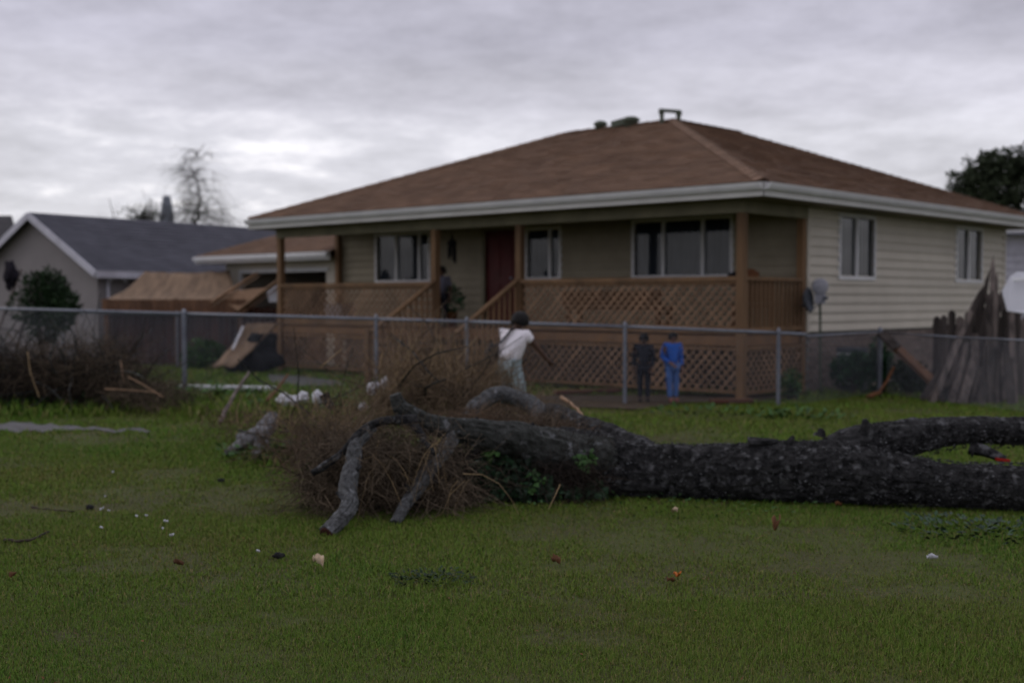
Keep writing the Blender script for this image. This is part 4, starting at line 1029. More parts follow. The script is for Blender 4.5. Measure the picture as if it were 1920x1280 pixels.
for k, (a, b, y_, r_) in enumerate([((655, 890), (676, 872), 8.8, .018), ((648, 935), (630, 922), 8.6, .015), ((800, 890), (822, 905), 9.1, .014), ((778, 925), (760, 908), 8.95, .014), ((900, 805), (893, 782), 9.55, .02), ((985, 815), (1000, 792), 9.8, .022), ((1250, 850), (1262, 832), 9.8, .03), ((1475, 835), (1487, 818), 9.65, .025)]):
    limb([(*a, y_, r_ * 1.3), ((a[0] + b[0]) / 2, (a[1] + b[1]) / 2 + 1, y_, r_), (*b, y_, r_ * .6)], 'twig_stub', M['bark'], TR, per=4, n=9, amp=.3, seed=k * 2.)
for k, (a, b, c_) in enumerate([((1622, 812), (1620, 785), .06), ((1536, 820), (1538, 803), .05), ((1690, 862), (1686, 853), .05), ((1405, 830), (1460, 827), .05)]):
    p, q_ = P(*a, 9.72), P(*b, 9.72); mb = MB(); pts = [p, p.lerp(q_, .5), q_]
    limb([(*a, 9.7, c_), ((a[0] + b[0]) / 2 + 2, (a[1] + b[1]) / 2, 9.7, c_ * .75), (*b, 9.7, c_ * .3)], 'knot', M['bark'], TR, per=6, n=14, amp=.3, seed=k * 3.)
c = P(1888, 862, 9.79); MB().bar(P(1868, 860, 9.77), P(1892, 863, 9.77), .05, .02).build('cut_face', M['redcut'], TR)
c = P(613, 1001, 8.27); d = (P(612, 1000, 8.3) - P(634, 978, 8.42)).normalized()
MB().lathe(P(612, 1000, 8.3) - d * .012, [(.05, 0), (.048, .02), (.042, .024)], 16, d).build('cut_face', M['cutwood'], TR)
# bark plates standing proud of the trunk: lichen flakes
def trunk_flakes(n, m, name, l0=.005, l1=.02):
    q = MB(); cl = [(1100, 868, 10.1, .275), (1200, 881, 10.0, .235), (1300, 884, 9.9, .218), (1400, 884, 9.8, .228), (1500, 884, 9.7, .245), (1600, 888, 9.6, .245), (1700, 902, 9.5, .20), (1800, 909, 9.4, .172), (1900, 911, 9.3, .178), (1990, 913, 9.25, .178)]
    cl2 = [(1630, 838, 9.8, .19), (1700, 826, 9.85, .158), (1800, 812, 9.95, .122), (1920, 812, 10, .13), (2010, 816, 10.1, .13)]
    for _ in range(n):
        C = cl if random.random() < .72 else cl2; i = random.randrange(len(C) - 1); s_ = random.random()
        a = P(*C[i][:3]); b = P(*C[i + 1][:3]); p = a.lerp(b, s_); r = C[i][3] * (1 - s_) + C[i + 1][3] * s_; d = (b - a).normalized()
        th = random.uniform(-.2, 2.6); nv = (Vector((0, -1, 0)) * math.cos(th - .9 + .0) + Vector((0, 0, 1)) * math.sin(th - .9)).normalized(); nv = (nv - d * nv.dot(d)).normalized()
        c = p + nv * r * random.uniform(.99, 1.045); u = (d + rv(.5)); u = (u - nv * u.dot(nv)).normalized(); l = random.uniform(l0, l1)
        w = nv.cross(u) * l * random.uniform(.3, .7); u = u * l
        q.poly([c - u, c + w, c + u, c - w, c + nv * .006], [(0, 1, 4), (1, 2, 4), (2, 3, 4), (3, 0, 4)])
    return q.build(name, m, TR, kind='stuff')
M['lichen'] = mat('lichen', (.15, .155, .165), (.08, .08, .085), 20, .95, rnd=.6)
trunk_flakes(1500, M['lichen'], 'lichen_flakes', .003, .011); trunk_flakes(5000, M['bark'], 'bark_flakes')

# ------------------------------------------------------------------ twigs, vines and leaves
def twigs(name, m, regions, parent=None, lab=None, cat=None, thick=.0035, seg=4, droop=.0, seed=1, wander=.5, zmin=.01, lens=(.25, .8), flow=None):
    random.seed(seed); q = MB()
    for (c, r3, n) in regions:
        c = Vector(c)
        for _ in range(n):
            d = rv(random.random() ** .5); p = c + Vector((d.x * r3[0], d.y * r3[1], d.z * r3[2])); p.z = max(p.z, zmin)
            l = random.uniform(*lens); dd = rv(1)
            if flow: dd = (dd + Vector(flow) * 1.2).normalized()
            else: dd.z *= .6
            pts = [p]
            for i in range(seg):
                dd = (dd + rv(wander) + Vector((0, 0, -droop))).normalized(); nx_ = pts[-1] + dd * l / seg; nx_.z = max(nx_.z, zmin); pts.append(nx_)
            t0_ = thick * random.uniform(.5, 1.5); q.tube(pts, [t0_ * (1 - .6 * i / seg) for i in range(seg + 1)], 3, cap=False)
    return q.build(name, m, parent, label=lab, cat=cat, kind='stuff')
g = lambda px, py, Y: tuple(P(px, py, Y))
# brown dead growth round the forked branches, on the tree
twigs('dead_vines', M['vine'], [(g(720, 850, 9.2), (.45, .35, .22), 700), (g(650, 850, 9.3), (.35, .3, .2), 450), (g(800, 870, 9.3), (.35, .3, .25), 500), (g(690, 920, 9.15), (.55, .35, .18), 420),
      (g(620, 910, 9.2), (.3, .3, .2), 350), (g(830, 930, 9.3), (.3, .3, .14), 400), (g(1000, 815, 10.4), (.5, .3, .12), 700)], TR, thick=.0022, lens=(.12, .6), droop=.12, seed=11, wander=.75)
twigs('dark_vines', M['darkvine'], [(g(730, 890, 9.5), (.55, .35, .26), 2600), (g(640, 900, 9.5), (.3, .3, .20), 900), (g(880, 890, 9.9), (.45, .35, .25), 1600), (g(1000, 900, 9.8), (.5, .22, .2), 1100), (g(1080, 905, 9.8), (.25, .15, .18), 500), (g(1060, 840, 10), (.4, .2, .06), 300)], TR, thick=.0032, lens=(.1, .45), droop=.1, seed=12, wander=.8)
twigs('hanging_stems', M['straw'], [(g(800, 830, 9.1), (.25, .2, .12), 16), (g(700, 860, 9.0), (.4, .2, .15), 12), (g(850, 900, 9.1), (.2, .2, .1), 8)], TR, thick=.0026, lens=(.3, .6), droop=.75, wander=.3, seed=13)
twigs('dry_needles', M['needles'], [(g(960, 800, 10.7), (.55, .35, .10), 2200), (g(1040, 820, 10.5), (.4, .3, .10), 1500), (g(880, 790, 10.6), (.35, .3, .12), 900)], TR, thick=.0022, lens=(.08, .22), seg=2, seed=14)
# ivy
def ivy(name, regions, m, l, parent=None, lab=None, cat=None, seed=5):
    random.seed(seed); q = MB()
    for (c, r3, n) in regions:
        c = Vector(c)
        for _ in range(n):
            d = rv(random.random() ** .4); p = c + Vector((d.x * r3[0], d.y * r3[1], d.z * r3[2])); p.z = max(p.z, .01)
            nv = (Vector((0, -1, .5)) + rv(.9)).normalized(); u = (Vector((0, 0, -.6)) + rv(1)); u = (u - nv * u.dot(nv)).normalized()
            s_ = l * random.uniform(.5, 1.3); w = nv.cross(u)
            pts = [p, p + u * s_ * .25 + w * s_ * .5, p + u * s_ * .6 + w * s_ * .28, p + u * s_, p + u * s_ * .6 - w * s_ * .28, p + u * s_ * .25 - w * s_ * .5]
            ctr = p + u * s_ * .45 + nv * s_ * .12
            q.poly(pts + [ctr], [(6, i, (i + 1) % 6) for i in range(6)])
    return q.build(name, m, parent, label=lab, cat=cat, kind='stuff')
ivy('ivy_leaves', [(g(930, 895, 9.75), (.34, .14, .20), 520), (g(985, 915, 9.7), (.30, .14, .14), 330), (g(900, 925, 9.75), (.25, .14, .10), 170), (g(1080, 920, 9.75), (.3, .12, .06), 110), (g(810, 845, 9.45), (.14, .08, .12), 50)], M['ivy'], .07, TR)
ivy('ivy_leaves', [(g(925, 850, 9.6), (.06, .05, .04), 14), (g(1100, 862, 9.75), (.09, .05, .10), 34), (g(1000, 905, 9.6), (.1, .05, .08), 24)], M['weed'], .055, TR, seed=9)
random.seed(21)
# brush mound behind the fallen tree
twigs('brush_pile', M['tanbrush'], [(g(800, 740, 12.6), (.55, .5, .38), 950), (g(880, 770, 12.2), (.5, .5, .26), 900), (g(730, 770, 12.3), (.5, .5, .26), 700), (g(620, 830, 11.6), (.55, .5, .16), 520), (g(790, 690, 12.8), (.4, .4, .3), 260), (g(900, 720, 12.9), (.35, .4, .28), 360), (g(960, 770, 12.6), (.3, .4, .15), 300)],
      lab='tall tangle of dry brown brush heaped behind the fallen tree fork', cat='brush', thick=.0026, lens=(.15, .8), seed=22, flow=(.1, 0, .35), wander=.7)
twigs('brush_pile', M['needles'], [(g(600, 800, 12.2), (.8, .7, .10), 330), (g(520, 840, 12), (.55, .5, .07), 120), (g(470, 790, 13.8), (.7, .7, .10), 170), (g(570, 890, 10.4), (.35, .4, .08), 120), (g(600, 860, 10), (.25, .3, .2), 160)],
      lab='thin scatter of dry twigs in the grass left of the fallen tree', cat='brush', thick=.003, lens=(.15, .5), seed=23, flow=(.0, 0, .15))
twigs('brush_pile', M['barkmid'], [(g(60, 705, 18.0), (1.4, .5, .45), 60), (g(200, 715, 17.9), (.9, .5, .35), 40), (g(800, 760, 12.5), (.6, .4, .3), 26), (g(560, 800, 12.6), (.8, .5, .1), 22)],
      lab='thicker grey branches sticking out of the brown brush heaps', cat='brush', thick=.013, lens=(.5, 1.4), seed=29, flow=(.3, 0, .2), wander=.35)
twigs('brush_pile', M['straw'], [(g(800, 720, 12.3), (.6, .4, .3), 70), (g(620, 800, 11.8), (.7, .5, .1), 60), (g(860, 730, 12.4), (.3, .3, .2), 40), (g(480, 800, 13.5), (.5, .5, .1), 25)],
      lab='pale straw stalks sticking up through the brown brush behind the fork', cat='brush', thick=.0032, lens=(.2, .6), seed=27, flow=(.1, 0, .9), wander=.25)
# big dark brush heap along the fence on the left
twigs('brush_pile', M['darkvine'], [(g(40, 712, 18.2), (1.3, .7, .42), 2500), (g(150, 716, 18.1), (.9, .6, .38), 1700), (g(215, 690, 18.1), (.4, .5, .30), 350), (g(-60, 700, 18.4), (1., .7, .5), 900), (g(270, 735, 17.8), (.7, .6, .16), 380)],
      lab='wide dark brush heap piled against the wire fence at the left', cat='brush', thick=.0035, lens=(.2, .9), seed=24, wander=.8)
twigs('brush_pile', M['vine'], [(g(110, 690, 17.7), (1.2, .4, .40), 500), (g(210, 700, 17.6), (.6, .4, .35), 300), (g(290, 740, 17.2), (.7, .5, .2), 300), (g(180, 655, 18.2), (.7, .4, .2), 150)],
      lab='lighter brown twigs lying on the front of the dark brush heap', cat='brush', thick=.003, lens=(.2, .8), seed=25, wander=.7)
random.seed(31)
def stick(pts, r, m, lab, name='stick', cat='stick'):
    W_ = [P(*p) for p in pts]; ch = catmull([tuple(w_) for w_ in W_], 6); q = MB(); n = len(ch)
    q.tube([Vector(c) + rv(r * .3) for c in ch], [r * (1 - .5 * i / n) for i in range(n)], 7)
    return q.build(name, m, None, smooth=True, label=lab, cat=cat)
stick([(196, 729, 17.2), (240, 731, 17.1), (290, 735, 17.0)], .013, M['lumber'], 'pale straight stick lying level at the right of the dark brush heap')
stick([(240, 706, 17.3), (270, 722, 17.1), (306, 744, 16.9)], .012, M['lumber'], 'pale stick slanting down to the right beside the dark brush heap')
stick([(226, 676, 17.4), (230, 700, 17.2), (233, 718, 17.2)], .006, M['lumber'], 'short upright pale twig at the right shoulder of the brush heap')
stick([(52, 660, 17.4), (58, 700, 17.3), (74, 745, 17.0)], .007, M['straw'], 'thin curved twig standing in the middle of the dark brush heap')
stick([(500, 752, 14.3), (520, 728, 14.4), (540, 702, 14.5)], .022, M['plank'], 'brown stick rising steeply left of the white rubbish')
stick([(412, 790, 14.5), (440, 740, 15.2), (468, 695, 15.6)], .03, M['oldwood'], 'grey stick leaning in front of the pale kerb')
stick([(600, 690, 13.5), (620, 672, 13.6), (640, 655, 13.8)], .008, M['straw'], 'thin straw twig rising above the brush behind the fence gap')
stick([(1052, 745, 12.6), (1075, 760, 12.3), (1096, 783, 12.0)], .022, M['lumber'], 'pale split branch end lying over the back limb of the tree')
stick([(1270, 1022, 8.4), (1340, 1018, 8.3), (1400, 1016, 8.15), (1432, 1003, 8.3)], .008, M['straw'], 'long pale dry stem lying in the lawn before the trunk')
stick([(8, 1012, 8.1), (50, 1013, 8.0), (92, 996, 8.4)], .012, M['darkvine'], 'dark thin branch lying in the lawn at the left edge')
stick([(60, 952, 9.4), (100, 957, 9.3), (140, 958, 9.2)], .012, M['darkvine'], 'dark flat stick lying in the grass left of the white bits')
stick([(1535, 1205, 5.75), (1560, 1204, 5.72), (1592, 1206, 5.7)], .004, M['straw'], 'short dry straw lying flat near the front right of the lawn')
stick([(1838, 1198, 5.8), (1842, 1189, 5.85), (1890, 1193, 5.8)], .003, M['straw'], 'bent thin straw near the lower right corner of the lawn')
stick([(1050, 908, 9.4), (1040, 930, 9.3), (1028, 955, 9.2)], .004, M['straw'], 'pale twig poking from the ivy at the foot of the trunk')
# weathered log piece with stubs
t = thing('dead_branch', 'weathered grey branched log lying on the lawn left of the fallen tree', 'log', G(470, 850))
def llimb(ctrl, seed): limb([(a_, b_, c_ - .5, d_ * 1.15) for (a_, b_, c_, d_) in ctrl], 'limb', M['barkweather'], t, per=8, n=18, amp=.14, seed=seed)
llimb([(430, 846, 13.2), (455, 832, 13.1), (480, 818, 13.1), (500, 800, 13.2), (512, 778, 13.3)] and [(428, 848, 13.2, .04), (455, 832, 13.1, .055), (480, 818, 13.1, .07), (500, 798, 13.2, .085), (512, 775, 13.3, .06)], 1)
llimb([(500, 800, 13.1, .06), (492, 825, 13.0, .07), (488, 850, 12.9, .055)], 2)
llimb([(448, 822, 13.3, .04), (470, 815, 13.2, .05), (490, 805, 13.2, .05)], 3)
llimb([(474, 848, 12.8, .04), (485, 852, 12.8, .045), (496, 850, 12.8, .03)], 4)
t = thing('dead_branch', 'dark lumpy root knot lying left of the brush below the house steps', 'log', G(870, 735))
limb([(862, 736, 14.2, .05), (872, 722, 14.2, .07), (884, 716, 14.2, .05), (892, 725, 14.2, .04)], 'limb', M['barkpale'], t, per=8, n=16, amp=.2)
# rubbish
blob(g(596, 745, 15.2), (.075, .06, .085), 1.1, 'plastic_bag', M['plastic'], label='bright white plastic bag, right end of the rubbish row', cat='plastic bag')
for i, (px, py, r_, lab) in enumerate([(532, 748, .07, 'grey white crumpled bag, leftmost of the rubbish row'), (552, 750, .06, 'small crumpled white bag, second from the left in the rubbish row'), (568, 744, .065, 'crumpled white bag just left of the brightest bag')]):
    blob(g(px, py, 15.3), (r_ * 1.1, r_, r_), 4 + i, 'plastic_bag', M['whitesheet'], label=lab, cat='plastic bag', amp=.5)
for i, (px, py, r_, lab) in enumerate([(700, 728, .07, 'pale scrap of plastic on the brush left of the tree fork'), (722, 718, .065, 'upper pale scrap of plastic on the brush near the fence post'), (682, 762, .05, 'small white scrap lying below the pale plastic on the brush')]):
    blob(g(px, py, 12.9), (r_, r_, r_), 14 + i, 'plastic_scrap', M['whitesheet'], label=lab, cat='plastic', amp=.25)
t = thing('boot', 'dark brown boot lying upright beside the bright white bag', 'boot', g(616, 765, 15.0))
bb = P(614, 748, 15.0); limb([(608, 738, 15.0, .06), (613, 748, 15.0, .06), (618, 758, 15.0, .06)], 'shaft', M['black'], t, per=6, n=14, amp=.1)
limb([(616, 757, 15.02, .05), (621, 761, 14.95, .045), (626, 763, 14.88, .032)], 'toe', M['black'], t, per=6, n=14, amp=.1)

# ------------------------------------------------------------------ litter on the lawn
def scrap(name, px, py, sz, m, lab, cat, curl=.3, lift=.03):
    c = G(px, py); c.z = lift; q = MB(); n = 6; vs = []; a0 = random.random() * 6; 
    for i in range(n):
        for j in range(n):
            u, v_ = i / (n - 1) - .5, j / (n - 1) - .5; w_ = (1 - (2 * u) ** 2 * .6)
            vs.append((c.x + (u * math.cos(a0) - v_ * w_ * .6 * math.sin(a0)) * sz, c.y + (u * math.sin(a0) + v_ * w_ * .6 * math.cos(a0)) * sz, c.z + sz * curl * (4 * v_ * v_ + noise.noise(Vector((u * 3, v_ * 3, px))) * .8 + u * .5)))
    q.poly(vs, [(i * n + j, (i + 1) * n + j, (i + 1) * n + j + 1, i * n + j + 1) for i in range(n - 1) for j in range(n - 1)])
    o = q.build(name, m, None, smooth=True, label=lab, cat=cat); s_ = o.modifiers.new('thickness', 'SOLIDIFY'); s_.thickness = .002; return o
scrap('paper_scrap', 597, 1069, .075, M['paper'], 'crumpled cream paper scrap on the lawn left of centre', 'paper', .5, .045)
scrap('leaf', 1270, 1093, .075, M['orange'], 'bright orange fallen leaf on the lawn', 'leaf', .3, .045)
scrap('leaf', 1258, 1098, .05, M['brownleaf'], 'grey brown leaf tucked beside the bright orange leaf', 'leaf', .3)
scrap('leaf', 1455, 1000, .09, M['brownleaf'], 'curled reddish brown leaf at the end of the pale dry stem', 'leaf', .6, .05)
scrap('leaf', 335, 1066, .06, M['brownleaf'], 'brown leaf on the lawn left of the cream paper scrap', 'leaf', .4)
scrap('leaf', 1042, 1061, .07, M['brownleaf'], 'brown leaf on the lawn midway between paper and orange leaf', 'leaf', .4)
scrap('paper_scrap', 1265, 968, .06, M['paper'], 'pale pinkish scrap on the lawn before the middle of the trunk', 'paper', .4, .04)
scrap('plastic_scrap', 1748, 1057, .07, M['plastic'], 'thin white scrap on the right part of the lawn', 'plastic', .3, .035)
scrap('leaf', 1572, 953, .05, M['rust'], 'small orange brown leaf at the foot of the trunk', 'leaf', .4)
scrap('leaf', 24, 1088, .05, M['brownleaf'], 'grey brown leaf near the left edge of the lawn', 'leaf', .4)
WL = ['larger white scrap right beside the dark flat stick on the left lawn', 'tiny white scrap touching the right of the larger white scrap', 'tiny white scrap farthest back above the dark flat stick', 'tiny white scrap midway along the diagonal of white bits', 'white scrap at the upper end of the right trio of white bits', 'tiny white scrap in the middle of the right trio of white bits',
      'brightest white scrap, nearest of the right trio of white bits', 'lone tiny white scrap left of the cream paper scrap', 'tiny white scrap just right of the midway white bit', 'lone tiny white scrap far back on the left lawn', 'tiny white scrap in front of the larger white scrap']
for i, (px, py) in enumerate([(191, 964), (204, 967), (198, 940), (256, 978), (311, 988), (305, 1001), (322, 1015), (484, 1045), (275, 977), (212, 893), (190, 1000)]):
    s_ = .022 if i not in (0, 6, 4) else .032
    o = scrap('white_scrap', px, py, s_, M['plastic'], WL[i], 'litter', .4, .04); o['group'] = 'tiny white bits scattered on the left of the lawn'
for i, (px, py, lab) in enumerate([(415, 904, 'dark bark lump on the lawn left of the grey branched log'), (168, 955, 'dark bark chip beside the tiny white bits'), (522, 1047, 'dark bark chip on the lawn left of the cream paper')]):
    c = G(px, py); blob((c.x, c.y, .02), (.034, .022, .018), i + 2.2, 'bark_chip', M['bark'], n=7, amp=.6, label=lab, cat='bark')
random.seed(41)
q = MB()
for _ in range(900):
    y = random.uniform(4.3, 15) ; x = random.uniform(-.45, .45) * y; z0 = random.uniform(.004, .022); l = random.uniform(.008, .026)
    q.leaf((x, y, z0), Vector((random.uniform(-1, 1), random.uniform(-1, 1), random.uniform(-.1, .3))).normalized(), (Vector((0, 0, 1)) + rv(.5)).normalized(), l, l * random.uniform(.2, .6))
q.build('leaf_litter', M['brownleaf'], None, label='tiny brown leaf bits sprinkled through the whole lawn', cat='leaf litter', kind='stuff')
# broad leaved weeds on the lawn
def weeds(lab, px, py, r, n, m, l=.05, h=.06):
    c = G(px, py); q = MB()
    for _ in range(n):
        a = random.random() * 6.28; rr = r * random.random() ** .6; p = Vector((c.x + math.cos(a) * rr * 1.5, c.y + math.sin(a) * rr, random.uniform(.0, h)))
        d = Vector((math.cos(a) + random.uniform(-.8, .8), math.sin(a) + random.uniform(-.8, .8), random.uniform(.1, .7))).normalized(); q.leaf(p, d, (Vector((0, 0, 1)) + rv(.5)).normalized(), l * random.uniform(.6, 1.2), l * .5)
    return q.build('weeds', m, None, label=lab, cat='weeds', kind='stuff')
weeds('low dark ivy patch on the lawn at the right edge', 1850, 1000, .42, 260, M['ivy'], .06, .07)
weeds('bluish green leaves on the lawn left of the right edge ivy', 1745, 978, .08, 26, M['ivy'], .05)
weeds('dark clover patch in the middle foreground lawn', 810, 1090, .16, 260, M['bush'], .03, .045)
weeds('green broad leaves on the lawn beyond the middle of the trunk', 1500, 785, .5, 90, M['weed'], .11, .09)
weeds('green weeds beyond the trunk near the porch corner', 1340, 778, .7, 110, M['weed'], .10, .10)
weeds('bright weeds growing through the twigs left of the fallen tree', 570, 860, .55, 420, M['weed'], .09, .14)
weeds('green weeds below the dark brush heap at the left', 80, 765, .9, 420, M['shrub'], .13, .20)
weeds('yellow green weeds at the right of the dark brush heap', 300, 755, 1.1, 560, M['weed'], .12, .22)
weeds('fresh weeds along the ground under the trunk', 1240, 945, .8, 260, M['weed'], .04, .07)
weeds('weeds round the white rubbish behind the dead log', 600, 770, .8, 360, M['weed'], .10, .16)

# ------------------------------------------------------------------ people
def skin_part(name, verts, edges, radii, m, parent, sub=2):
    me = bpy.data.meshes.new(name); inv = wmat(parent).inverted() if False else None
    me.from_pydata([tuple(v) for v in verts], edges, []); me.materials.append(m)
    o = bpy.data.objects.new(name, me); COL.objects.link(o); o.parent = parent
    me.skin_vertices.new() if hasattr(me.skin_vertices, 'new') else None
    mo = o.modifiers.new('skin', 'SKIN'); mo.use_smooth_shade = True
    if not me.skin_vertices: 
        bpy.context.view_layer.objects.active = o
    for i, r in enumerate(radii):
        sv = me.skin_vertices[0].data[i]; sv.radius = r if hasattr(r, '__len__') else (r, r); sv.use_root = (i == 0)
    s_ = o.modifiers.new('smooth', 'SUBSURF'); s_.levels = sub; s_.render_levels = sub
    WM[o.name] = wmat(parent); return o
def person(label, loc, rz, h, J, shirt, trousers, skin, shoes, hairy=1., sleeve=.5, mats=M, group=None):
    """J: joints in units of body height, x forward, y left, z up"""
    t = thing('person', label, 'person', loc, rz, group)
    j = {k: Vector(v) * h for k, v in J.items()}
    V = []; Ed = []; Rr = []; idx = {}
    def add(k, p, r, par=None):
        idx[k] = len(V); V.append(p); Rr.append(r if hasattr(r, '__len__') else r * h)
        if hasattr(r, '__len__'): Rr[-1] = (r[0] * h, r[1] * h)
        if par is not None: Ed.append((idx[par], idx[k]))
    add('pel', j['pelvis'], (.082, .062)); add('wai', j['pelvis'].lerp(j['chest'], .5), (.07, .052), 'pel'); add('che', j['chest'], (.088, .062), 'wai')
    add('nec', j['neck'], .034, 'che'); hd = (j['head'] - j['neck']).normalized()
    add('chin', j['neck'].lerp(j['head'], .45), .042, 'nec'); add('head', j['head'], .058, 'chin'); add('crown', j['head'] + hd * .045 * h, .045, 'head')
    for s_ in ('l', 'r'):
        add('sh' + s_, j['shoulder_' + s_], .036, 'che'); add('el' + s_, j['elbow_' + s_], .026, 'sh' + s_); add('wr' + s_, j['wrist_' + s_], .018, 'el' + s_)
        d = (j['wrist_' + s_] - j['elbow_' + s_]).normalized(); sd = d.cross(Vector((1, .2, 0))).normalized(); up = sd.cross(d)
        palm = j['wrist_' + s_] + d * .05 * h; add('pa' + s_, palm, (.022, .012), 'wr' + s_)
        for k, (o_, l_) in enumerate(((-.017, .040), (-.006, .047), (.006, .044), (.017, .034))):
            add('f%d' % k + s_, palm + sd * o_ * h + d * l_ * .55 * h, .0055, 'pa' + s_); add('g%d' % k + s_, palm + sd * o_ * 1.15 * h + d * l_ * h + up * .012 * h, .0045, 'f%d' % k + s_)
        add('th' + s_, j['wrist_' + s_] + d * .025 * h - sd * .03 * h + up * .01 * h, .007, 'wr' + s_)
        add('hi' + s_, j['hip_' + s_], .055, 'pel'); add('kn' + s_, j['knee_' + s_], .036, 'hi' + s_); add('an' + s_, j['ankle_' + s_], .024, 'kn' + s_)
        fd = Vector((1, 0, 0)); add('to' + s_, j['ankle_' + s_] + Vector((.085 * h, 0, -.022 * h)), .022, 'an' + s_)
    skin_part('body', V, Ed, Rr, mats[skin], t)
    # clothes: slightly larger surfaces over the body
    k = 1.16
    V = [j['pelvis'] * 1.0, j['pelvis'].lerp(j['chest'], .5), j['chest'], j['chest'].lerp(j['neck'], .8)]; Ed = [(0, 1), (1, 2), (2, 3)]
    fb = 1.22 if shirt == 'tshirt' else 1.0
    Rr = [(.107 * h * fb, .084 * h * fb), (.100 * h * fb, .077 * h * fb), (.105 * h * fb, .080 * h * fb), (.05 * h, .045 * h)]
    for s_ in ('l', 'r'):
        V.append(j['shoulder_' + s_]); Ed.append((2, len(V) - 1)); Rr.append((.052 if shirt == 'tshirt' else .062) * h)
        e = j['shoulder_' + s_].lerp(j['elbow_' + s_], sleeve if sleeve <= 1 else 1); V.append(e); Ed.append((len(V) - 2, len(V) - 1)); Rr.append(.042 * h)
        if sleeve > 1: V.append(j['elbow_' + s_].lerp(j['wrist_' + s_], sleeve - 1)); Ed.append((len(V) - 2, len(V) - 1)); Rr.append(.031 * h)
    skin_part('shirt', V, Ed, Rr, mats[shirt], t)
    V = [j['pelvis']]; Ed = []; Rr = [(.088 * h, .068 * h)]
    for s_ in ('l', 'r'):
        V += [j['hip_' + s_], j['knee_' + s_], j['ankle_' + s_] + Vector((0, 0, .012 * h))]; n_ = len(V); Ed += [(0, n_ - 3), (n_ - 3, n_ - 2), (n_ - 2, n_ - 1)]; fl = 1.2 if shirt == 'tshirt' else 1.0; Rr += [.064 * h * fl, .046 * h * fl, .036 * h * fl]
    skin_part('trousers', V, Ed, Rr, mats[trousers], t)
    for s_ in ('l', 'r'):
        a = j['ankle_' + s_] + Vector((0, 0, -.012 * h)); skin_part('shoe', [a, a + Vector((.05 * h, 0, -.008 * h)), a + Vector((.095 * h, 0, -.012 * h))], [(0, 1), (1, 2)], [.031 * h, .028 * h, .022 * h], mats[shoes], t)
    # hair as a shell over the skull, ears, nose, eyes
    hc = j['head'] + hd * .004 * h; q = MB(); n_ = 10; vs = []; fs = []
    fw_ = Vector((1, 0, 0)) - hd * hd.x; fw_.normalize(); lf = hd.cross(fw_)
    for i in range(n_ + 1):
        th = math.pi * i / n_
        for m_ in range(16):
            ph = 2 * math.pi * m_ / 16; d = hd * math.cos(th) + (fw_ * math.cos(ph) + lf * math.sin(ph)) * math.sin(th)
            fr_ = d.dot(fw_); dn = -d.dot(hd); rad = .073 * hairy
            if fr_ > .55 and dn > -.1: rad = .045      # leaves the face open
            if dn > .75: rad = .04
            if dn > .55 and fr_ < .1: rad *= 1.12
            vs.append(hc + d * rad * h * (1 + .10 * noise.noise(d * 3 + Vector((h * 7, 0, 0))) + .07 * noise.noise(d * 9)))
    for i in range(n_):
        for m_ in range(16): k2 = (m_ + 1) % 16; fs.append((i * 16 + m_, (i + 1) * 16 + m_, (i + 1) * 16 + k2, i * 16 + k2))
    q.poly(vs, fs); q.build('hair', mats['hair'], t, world=False, smooth=True)
    q = MB(); nb_ = j['head'] + fw_ * .058 * h - hd * .012 * h
    q.poly([nb_ + hd * .015 * h, nb_ - hd * .012 * h + lf * .010 * h, nb_ - hd * .012 * h - lf * .010 * h, nb_ + fw_ * .014 * h - hd * .010 * h], [(0, 1, 3), (0, 3, 2), (1, 2, 3)]); q.build('nose', mats[skin], t, world=False)
    for s_ in (1, -1):
        e = j['head'] + fw_ * .052 * h + lf * .021 * h * s_ + hd * .004 * h
        MB().lathe(e, [(.002 * h, -.004 * h), (.007 * h, 0), (.004 * h, .005 * h), (.001, .006 * h)], 8, fw_).build('eye', mats['hair'], t, world=False)
        e = j['head'] + lf * .057 * h * s_ - hd * .008 * h
        MB().lathe(e, [(.006 * h, -.004 * h), (.014 * h, 0), (.010 * h, .006 * h)], 8, lf * s_).build('ear', mats[skin], t, world=False)
    MB().bar(j['head'] + fw_ * .057 * h - hd * .031 * h - lf * .013 * h, j['head'] + fw_ * .057 * h - hd * .031 * h + lf * .013 * h, .004 * h, .004 * h).build('mouth', mats['cutwood'], t, world=False)
    return t, j
STAND = dict(pelvis=(0, 0, .53), chest=(0, 0, .73), neck=(0, 0, .85), head=(.01, 0, .93), shoulder_l=(0, .11, .80), shoulder_r=(0, -.11, .80), elbow_l=(-.02, .14, .63), elbow_r=(-.02, -.14, .63),
             wrist_l=(.03, .135, .49), wrist_r=(.03, -.135, .49), hip_l=(0, .052, .51), hip_r=(0, -.052, .51), knee_l=(.01, .055, .28), knee_r=(.01, -.055, .28), ankle_l=(-.01, .055, .055), ankle_r=(-.01, -.055, .055))
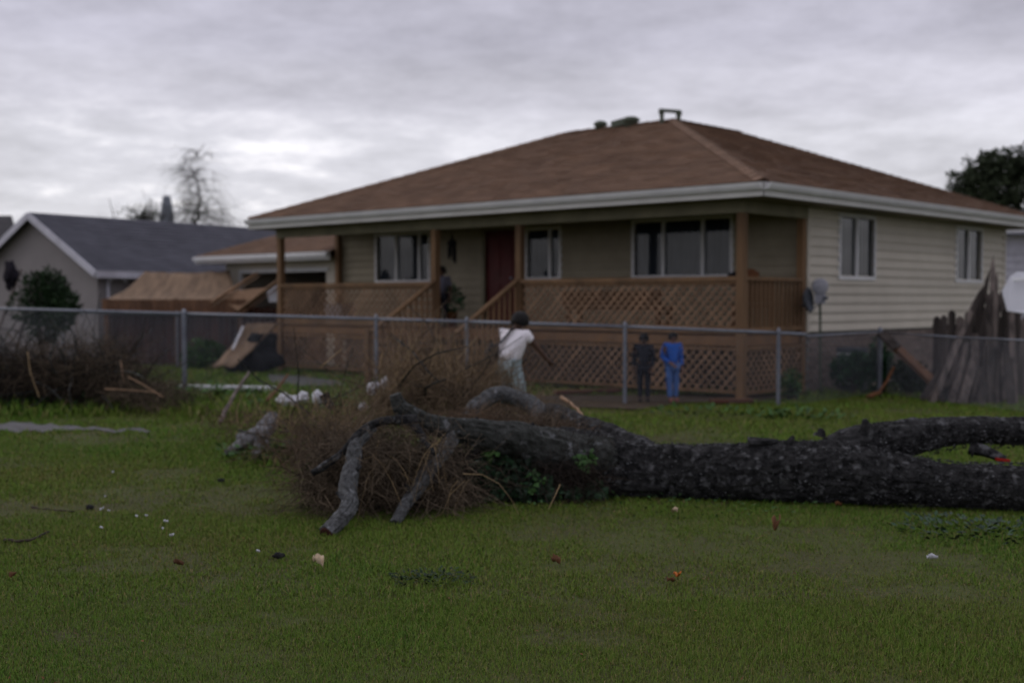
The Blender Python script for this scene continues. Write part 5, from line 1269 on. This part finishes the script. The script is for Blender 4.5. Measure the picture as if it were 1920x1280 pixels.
# woman stepping to the right, torso bent forward, right arm reaching
WJ = dict(pelvis=(-.045, 0, .50), chest=(.02, -.01, .70), neck=(.055, -.02, .80), head=(.085, -.03, .872), shoulder_l=(.045, .11, .758), shoulder_r=(.065, -.13, .75), elbow_l=(.11, .15, .61), elbow_r=(.13, -.185, .64),
          wrist_l=(.19, .10, .54), wrist_r=(.20, -.23, .55), hip_l=(-.03, .055, .485), hip_r=(-.03, -.055, .485), knee_l=(.06, .10, .28), knee_r=(.02, -.10, .27), ankle_l=(.0, .13, .055), ankle_r=(-.04, -.14, .06))
fp = P(958, 790, 16.2)
w_t, wj = person('person in white t-shirt and pale green jeans stepping right, seen from behind', (fp.x, 16.2, 0), R(48), 1.52, WJ, 'tshirt', 'jeans', 'skin', 'black', 1.08, .62)
wm_ = WM[w_t.name]
t = thing('shoulder_bag', 'black bag hanging at the left hip of the white shirted person', 'bag', wm_ @ Vector((-.22, .02, .8)), R(48))
c = wm_ @ (wj['pelvis'] + Vector((-.10, .19, .06)))
blob(c, (.10, .13, .21), 6.1, 'bag_body', M['black'], parent=t, amp=.12)
a = wm_ @ (wj['chest'] + Vector((-.07, -.06, .17))); b = wm_ @ (wj['chest'] + Vector((-.155, .06, .0))); c2 = wm_ @ (wj['pelvis'] + Vector((-.12, .17, .2)))
q = MB(); q.bar(a, b, .05, .012, (-1, -.4, .4)); q.bar(b, c2, .05, .012, (-1, -.2, 0)); q.build('strap', M['navy'], t)
kp = P(1209, 754, 19.0)
K1 = dict(STAND); K1['wrist_l'] = (.06, .10, .50)
person('child in dark jacket and dark trousers standing behind the fence', (kp.x, 19.15, 0), R(-95), 1.07, K1, 'navy', 'navy', 'skin', 'black', 1.06, 1.8)
kp = P(1262, 760, 19.0)
K2 = dict(STAND); K2['wrist_r'] = (.09, -.06, .55); K2['elbow_r'] = (-.03, -.15, .64); K2['ankle_r'] = (.02, -.045, .055)
person('child in bright blue jacket and blue jeans standing behind the fence', (kp.x, 19.1, 0), R(-70), 1.10, K2, 'blue', 'bluej', 'skin2', 'pinkshoe', .95, 1.8)
pp = hw(-7.0, .35, 1.05)
person('dark haired person in grey blue shirt standing on the porch above the steps', hw(-7.28, .45, 1.048), HA + R(-60), 1.22, STAND, 'greyshirt', 'navy', 'skin', 'black', 1.1, .8)
